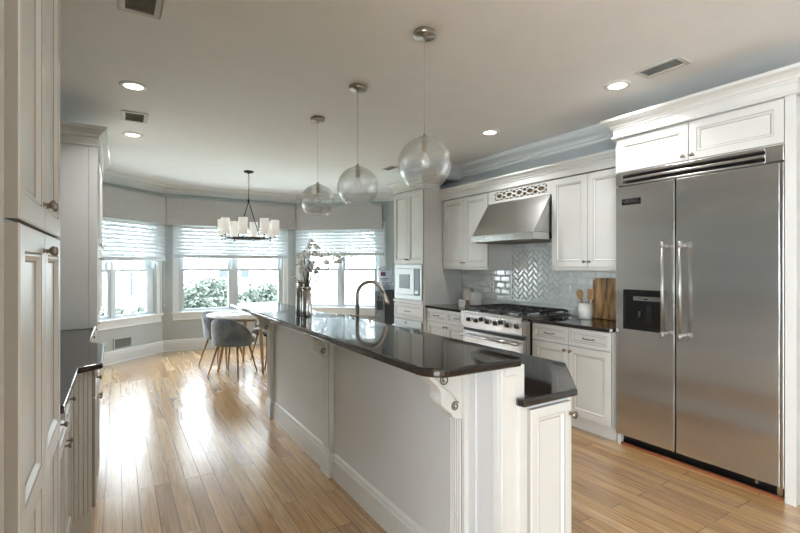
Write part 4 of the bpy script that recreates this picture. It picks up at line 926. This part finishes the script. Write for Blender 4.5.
# ------------------------------------------------------------------ WATER COOLER
wx, wy = 3.97, 6.90
t = thing('water_cooler', 'grey and dark floor standing water cooler by the right bay window', 'water cooler', (wx, wy, 0))
fwd = V(-.527, -.85, 0).normalized(); rt = V(.85, -.527, 0)
c0 = V(wx, wy, 0)
build('body', MB().obox(c0-rt*.16-fwd*.15, rt*.32, fwd*.30, V(0, 0, 1.0)), 'coolerdark', t, bevel=.02)
build('front_panel', MB().obox(c0-rt*.17+fwd*.152, rt*.17, fwd*.03, V(0, 0, .99)), 'coolergrey', t, bevel=.012)
for a in (.12, .06): build('tap', MB().obox(c0-rt*a+fwd*.182+V(0, 0, .84), rt*.03, fwd*.03, V(0, 0, .06)), 'coolerdark', t, bevel=.004)
build('tap_recess', MB().obox(c0-rt*.14+fwd*.1825+V(0, 0, .66), rt*.11, fwd*.004, V(0, 0, .16)), 'coolerdark', t)
t = thing('water_jug', 'clear blue water jug with printed label upside down on the cooler', 'water jug', (wx, wy, 1.0))
build('bottle', MB().lathe((wx, wy, 1.002), [(0, 0), (.06, .0), (.07, .02), (.13, .06), (.135, .09), (.128, .10), (.135, .12), (.135, .22), (.128, .23), (.135, .245), (.135, .37), (.12, .395), (0, .40)], seg=36), 'jugglass', t)
def arcpatch(r, a0, a1, z0, z1, k=10):
    q = MB(); base_a = math.atan2(fwd.y, fwd.x); vs = []
    for rr in (r, r+.0015):
        for i in range(k+1):
            a = base_a+a0+(a1-a0)*i/k
            for z in (z0, z1): vs.append((wx+rr*math.cos(a), wy+rr*math.sin(a), z))
    fs = []; N = 2*(k+1)
    for i in range(k): b2 = 2*i; fs += [(b2, b2+1, b2+3, b2+2), (N+b2, N+b2+1, N+b2+3, N+b2+2), (b2, b2+2, N+b2+2, N+b2), (b2+1, b2+3, N+b2+3, N+b2+1)]
    return q.add(vs, fs)
lb = build('paper_label', arcpatch(.1358, -1.0, 1.0, 1.13, 1.33), 'paper', t)
build('printed_mark', arcpatch(.1375, -.55, .1, 1.24, 1.31), 'inkblue', lb); build('printed_stamp', arcpatch(.139, -.35, -.15, 1.255, 1.295), 'inkred', lb); build('printed_line', arcpatch(.1375, -.7, .6, 1.185, 1.197), 'inkblue', lb); build('printed_line', arcpatch(.1375, -.7, .3, 1.165, 1.172), 'inkblue', lb)

# ------------------------------------------------------------------ CEILING FIXTURES
def downlight(x, y, label, seen=True):
    t = thing('recessed_light', label, 'ceiling light', (x, y, CZ-.012), 'recessed ceiling lights')
    build('trim_ring', MB().lathe((x, y, CZ), [(.062, -.010), (.082, -.010), (.095, -.004), (.095, 0), (.062, 0), (.062, -.010)], seg=36), 'trim', t)
    build('lens', MB().lathe((x, y, CZ), [(0, -.006), (.0615, -.006), (.0615, -.001), (0, -.001)], seg=32), 'lens', t)
    l_ = bpy.data.lights.new('downlight_lamp', 'AREA'); l_.shape = 'DISK'; l_.size = .13; l_.energy = CAN_POWER; l_.color = (1, 1, 1); l_.spread = math.radians(125)
    o = bpy.data.objects.new('downlight_lamp', l_); C.objects.link(o); o.parent = t; o.location = (0, 0, -.004)
downlight(.098, 3.88, 'round recessed ceiling light near the tall cabinet, larger of the left pair')
downlight(.127, 5.33, 'round recessed ceiling light farther along the left of the ceiling')
downlight(3.116, 1.998, 'round recessed ceiling light in front of the refrigerator')
downlight(3.138, 3.368, 'round recessed ceiling light in front of the range hood')
for x, y in ((1.6, -2.6), (-1.2, -1.6)): downlight(x, y, 'added unseen round ceiling light over the room behind the viewpoint')  # extra lamps out of view, added to brighten the room
def vent(x0, x1, y0, y1, label, slats_along='y', nsl=9):
    t = thing('ceiling_vent', label, 'air vent', ((x0+x1)/2, (y0+y1)/2, CZ-.012)); b_ = .03
    build('frame', MB().box(x0, x1, y0, y0+b_, CZ-.010, CZ-.0005).box(x0, x1, y1-b_, y1, CZ-.010, CZ-.0005).box(x0, x0+b_, y0+b_, y1-b_, CZ-.010, CZ-.0005).box(x1-b_, x1, y0+b_, y1-b_, CZ-.010, CZ-.0005), 'grille', t, bevel=.003)
    build('backing', MB().box(x0+b_, x1-b_, y0+b_, y1-b_, CZ-.002, CZ-.0006), 'register', t)
    q = MB()
    for k in range(nsl):
        if slats_along == 'y': xc = x0+b_+(x1-x0-2*b_)*(k+.5)/nsl; pw = (x1-x0-2*b_)/nsl; q.obox((xc-pw*.28, y0+b_, CZ-.0095), (pw*.5, 0, .005), (0, y1-y0-2*b_, 0), (.001, 0, .0015))
        else: yc = y0+b_+(y1-y0-2*b_)*(k+.5)/nsl; pw = (y1-y0-2*b_)/nsl; q.obox((x0+b_, yc-pw*.28, CZ-.0095), (0, pw*.5, .005), (x1-x0-2*b_, 0, 0), (0, .001, .0015))
    build('louvres', q, 'grille', t)
vent(0, .19, 2.42, 2.752, 'white louvred ceiling vent at the top left edge near the pantry', 'x', 16)
vent(.025, .225, 4.53, 4.83, 'small white ceiling vent between the two left recessed lights', 'x', 16)
vent(2.995, 3.17, 1.51, 1.81, 'white louvred ceiling vent above and in front of the refrigerator', 'y', 6)
vent(3.08, 3.20, 5.17, 5.45, 'small ceiling vent seen between the middle and near glass globes', 'y', 5)
# floor register in the bay wall
P, u, n_, L = seg(A, B); Z = V(0, 0, 1)
t = thing('wall_register', 'small grey air register low on the wall under the left bay window', 'air vent', tuple(P+u*1.16+n_*.005+Z*.2), None)
q = MB().obox(P+u*1.0+n_*.001+Z*.195, u*.32, n_*.012, Z*.018).obox(P+u*1.0+n_*.001+Z*.342, u*.32, n_*.012, Z*.018).obox(P+u*1.0+n_*.001+Z*.213, u*.02, n_*.012, Z*.129).obox(P+u*1.3+n_*.001+Z*.213, u*.02, n_*.012, Z*.129)
build('frame', q, 'wall', t); build('backing', MB().obox(P+u*1.02+n_*.001+Z*.213, u*.28, n_*.003, Z*.129), 'ventdark', t)
q = MB()
for k in range(12): q.obox(P+u*(1.03+.0225*k)+n_*.004+Z*.213, u*.010, n_*.007, Z*.129)
build('louvres', q, 'register', t)

# ------------------------------------------------------------------ OUTSIDE
struct('ground_outside', MB().box(-40, 45, 8.7, 70, -.62, -.5).box(-40, -1.2, 7.3, 8.7, -.62, -.5).box(5.3, 45, 5.0, 8.7, -.62, -.5), 'snowy')
def shrub(x, y, r, h, nl, label, m='leafout', zb=-.5):
    t = thing('garden_shrub', label, 'shrub', (x, y, zb)); q = MB()
    for i in range(nl):
        th = random.uniform(0, 2*PI); ph = math.acos(random.uniform(-.4, 1)); rr = random.uniform(.72, 1.0)+.12*math.sin(5*th)*math.sin(4*ph)
        p = V(x+r*rr*math.sin(ph)*math.cos(th), y+r*rr*math.sin(ph)*math.sin(th), zb+h*.5+h*.5*rr*math.cos(ph))
        a = V(random.uniform(-1, 1), random.uniform(-1, 1), random.uniform(-.6, 1)).normalized(); b2 = a.orthogonal().normalized(); k = .09*random.uniform(.6, 1.2)
        q.add([p, p+a*k+b2*k*.45, p+a*k*2, p+a*k-b2*k*.45], [(0, 1, 2, 3)])
    o = build('foliage', q, m, t, recalc=False)
    build('branches', MB().tube([(x, y, zb), (x, y, zb+h*.6)], [.05, .02], 8).tube([(x, y, zb+.1), (x+r*.4, y, zb+h*.5)], [.03, .015], 6).tube([(x, y, zb+.1), (x-r*.4, y+.1, zb+h*.5)], [.03, .015], 6), 'bark', t)
shrub(2.05, 12.6, .85, 1.55, 2600, 'large rounded green shrub filling the left pane of the middle bay window')
shrub(3.85, 13.6, .75, 1.35, 2200, 'rounded green shrub right of the largest one outside the middle window')
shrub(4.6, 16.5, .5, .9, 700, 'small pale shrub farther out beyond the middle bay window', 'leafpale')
shrub(-.2, 15.0, .4, .7, 500, 'small low green shrub outside the left bay window')
shrub(.6, 15.6, .35, .6, 500, 'small low green shrub beside another outside the left bay window')
shrub(2.62, 10.8, .16, 1.45, 260, 'thin dark sapling close outside the right pane of the middle bay window')
# neighbouring house
t = thing('neighbour_house', 'white sided neighbouring house with blue grey windows beyond the garden', 'house', (0, 24, -.5))
build('wall', MB().box(-9, 7, 24, 30, -.5, 6), 'siding', t)
q = MB(); z = -.3
while z < 6: q.box(-9, 7, 23.97, 24, z, z+.17); z += .19
build('clapboards', q, 'siding', t)
for x, x1, z0, z1 in ((-2.6, -2.1, .1, 1.2), (-1.5, -1.0, .1, 1.2), (.23, .58, .05, 1.22), (.81, 1.25, .05, 1.22), (4.28, 4.76, .8, 1.2), (5.3, 5.7, .8, 1.2)):
    w_ = build('window', MB().box(x-.07, x1+.07, 23.9, 23.97, z0-.07, z1+.07), 'siding', t); build('pane', MB().box(x, x1, 23.86, 23.9, z0, z1), 'shutter', w_)
build('roof', MB().extr([(-9.5, 23.4, 5.9), (-9.5, 27, 8.2), (-9.5, 30.6, 5.9)], (17, 0, 0)), 'shutter', t)
def tree(x, y, h, r, label, nl=900):
    t = thing('garden_tree', label, 'tree', (x, y, -.5)); build('trunk', MB().tube([(x, y, -.5), (x+.1, y, h*.5), (x, y, h)], [.16, .1, .03], 8), 'bark', t); q = MB()
    for i in range(nl):
        v_ = V(random.gauss(0, 1), random.gauss(0, 1), random.gauss(0, 1)).normalized()*r*random.uniform(.5, 1); p = V(x, y, h*.75)+V(v_.x, v_.y, v_.z*1.0)
        a = V(random.uniform(-1, 1), random.uniform(-1, 1), random.uniform(-1, 1)).normalized(); b2 = a.orthogonal().normalized(); k = .22
        q.add([p, p+a*k+b2*k*.5, p+a*k*2, p+a*k-b2*k*.5], [(0, 1, 2, 3)])
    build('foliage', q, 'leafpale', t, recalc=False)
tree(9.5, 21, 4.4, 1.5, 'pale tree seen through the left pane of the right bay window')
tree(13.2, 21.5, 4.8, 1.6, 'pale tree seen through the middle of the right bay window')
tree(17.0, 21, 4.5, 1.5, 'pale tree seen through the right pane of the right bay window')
q = MB()
for k in range(24): q.box(7.6+k*.62, 7.6+k*.62+.60, 26, 26.05, -.5, 1.15)
q.box(7.6, 22.4, 25.97, 26, .9, .98)
tag(build('garden_fence', q, 'siding'), 'pale board fence far behind the trees outside the right window', 'fence')

for o in bpy.data.objects:
    if '_b' in o: del o['_b']
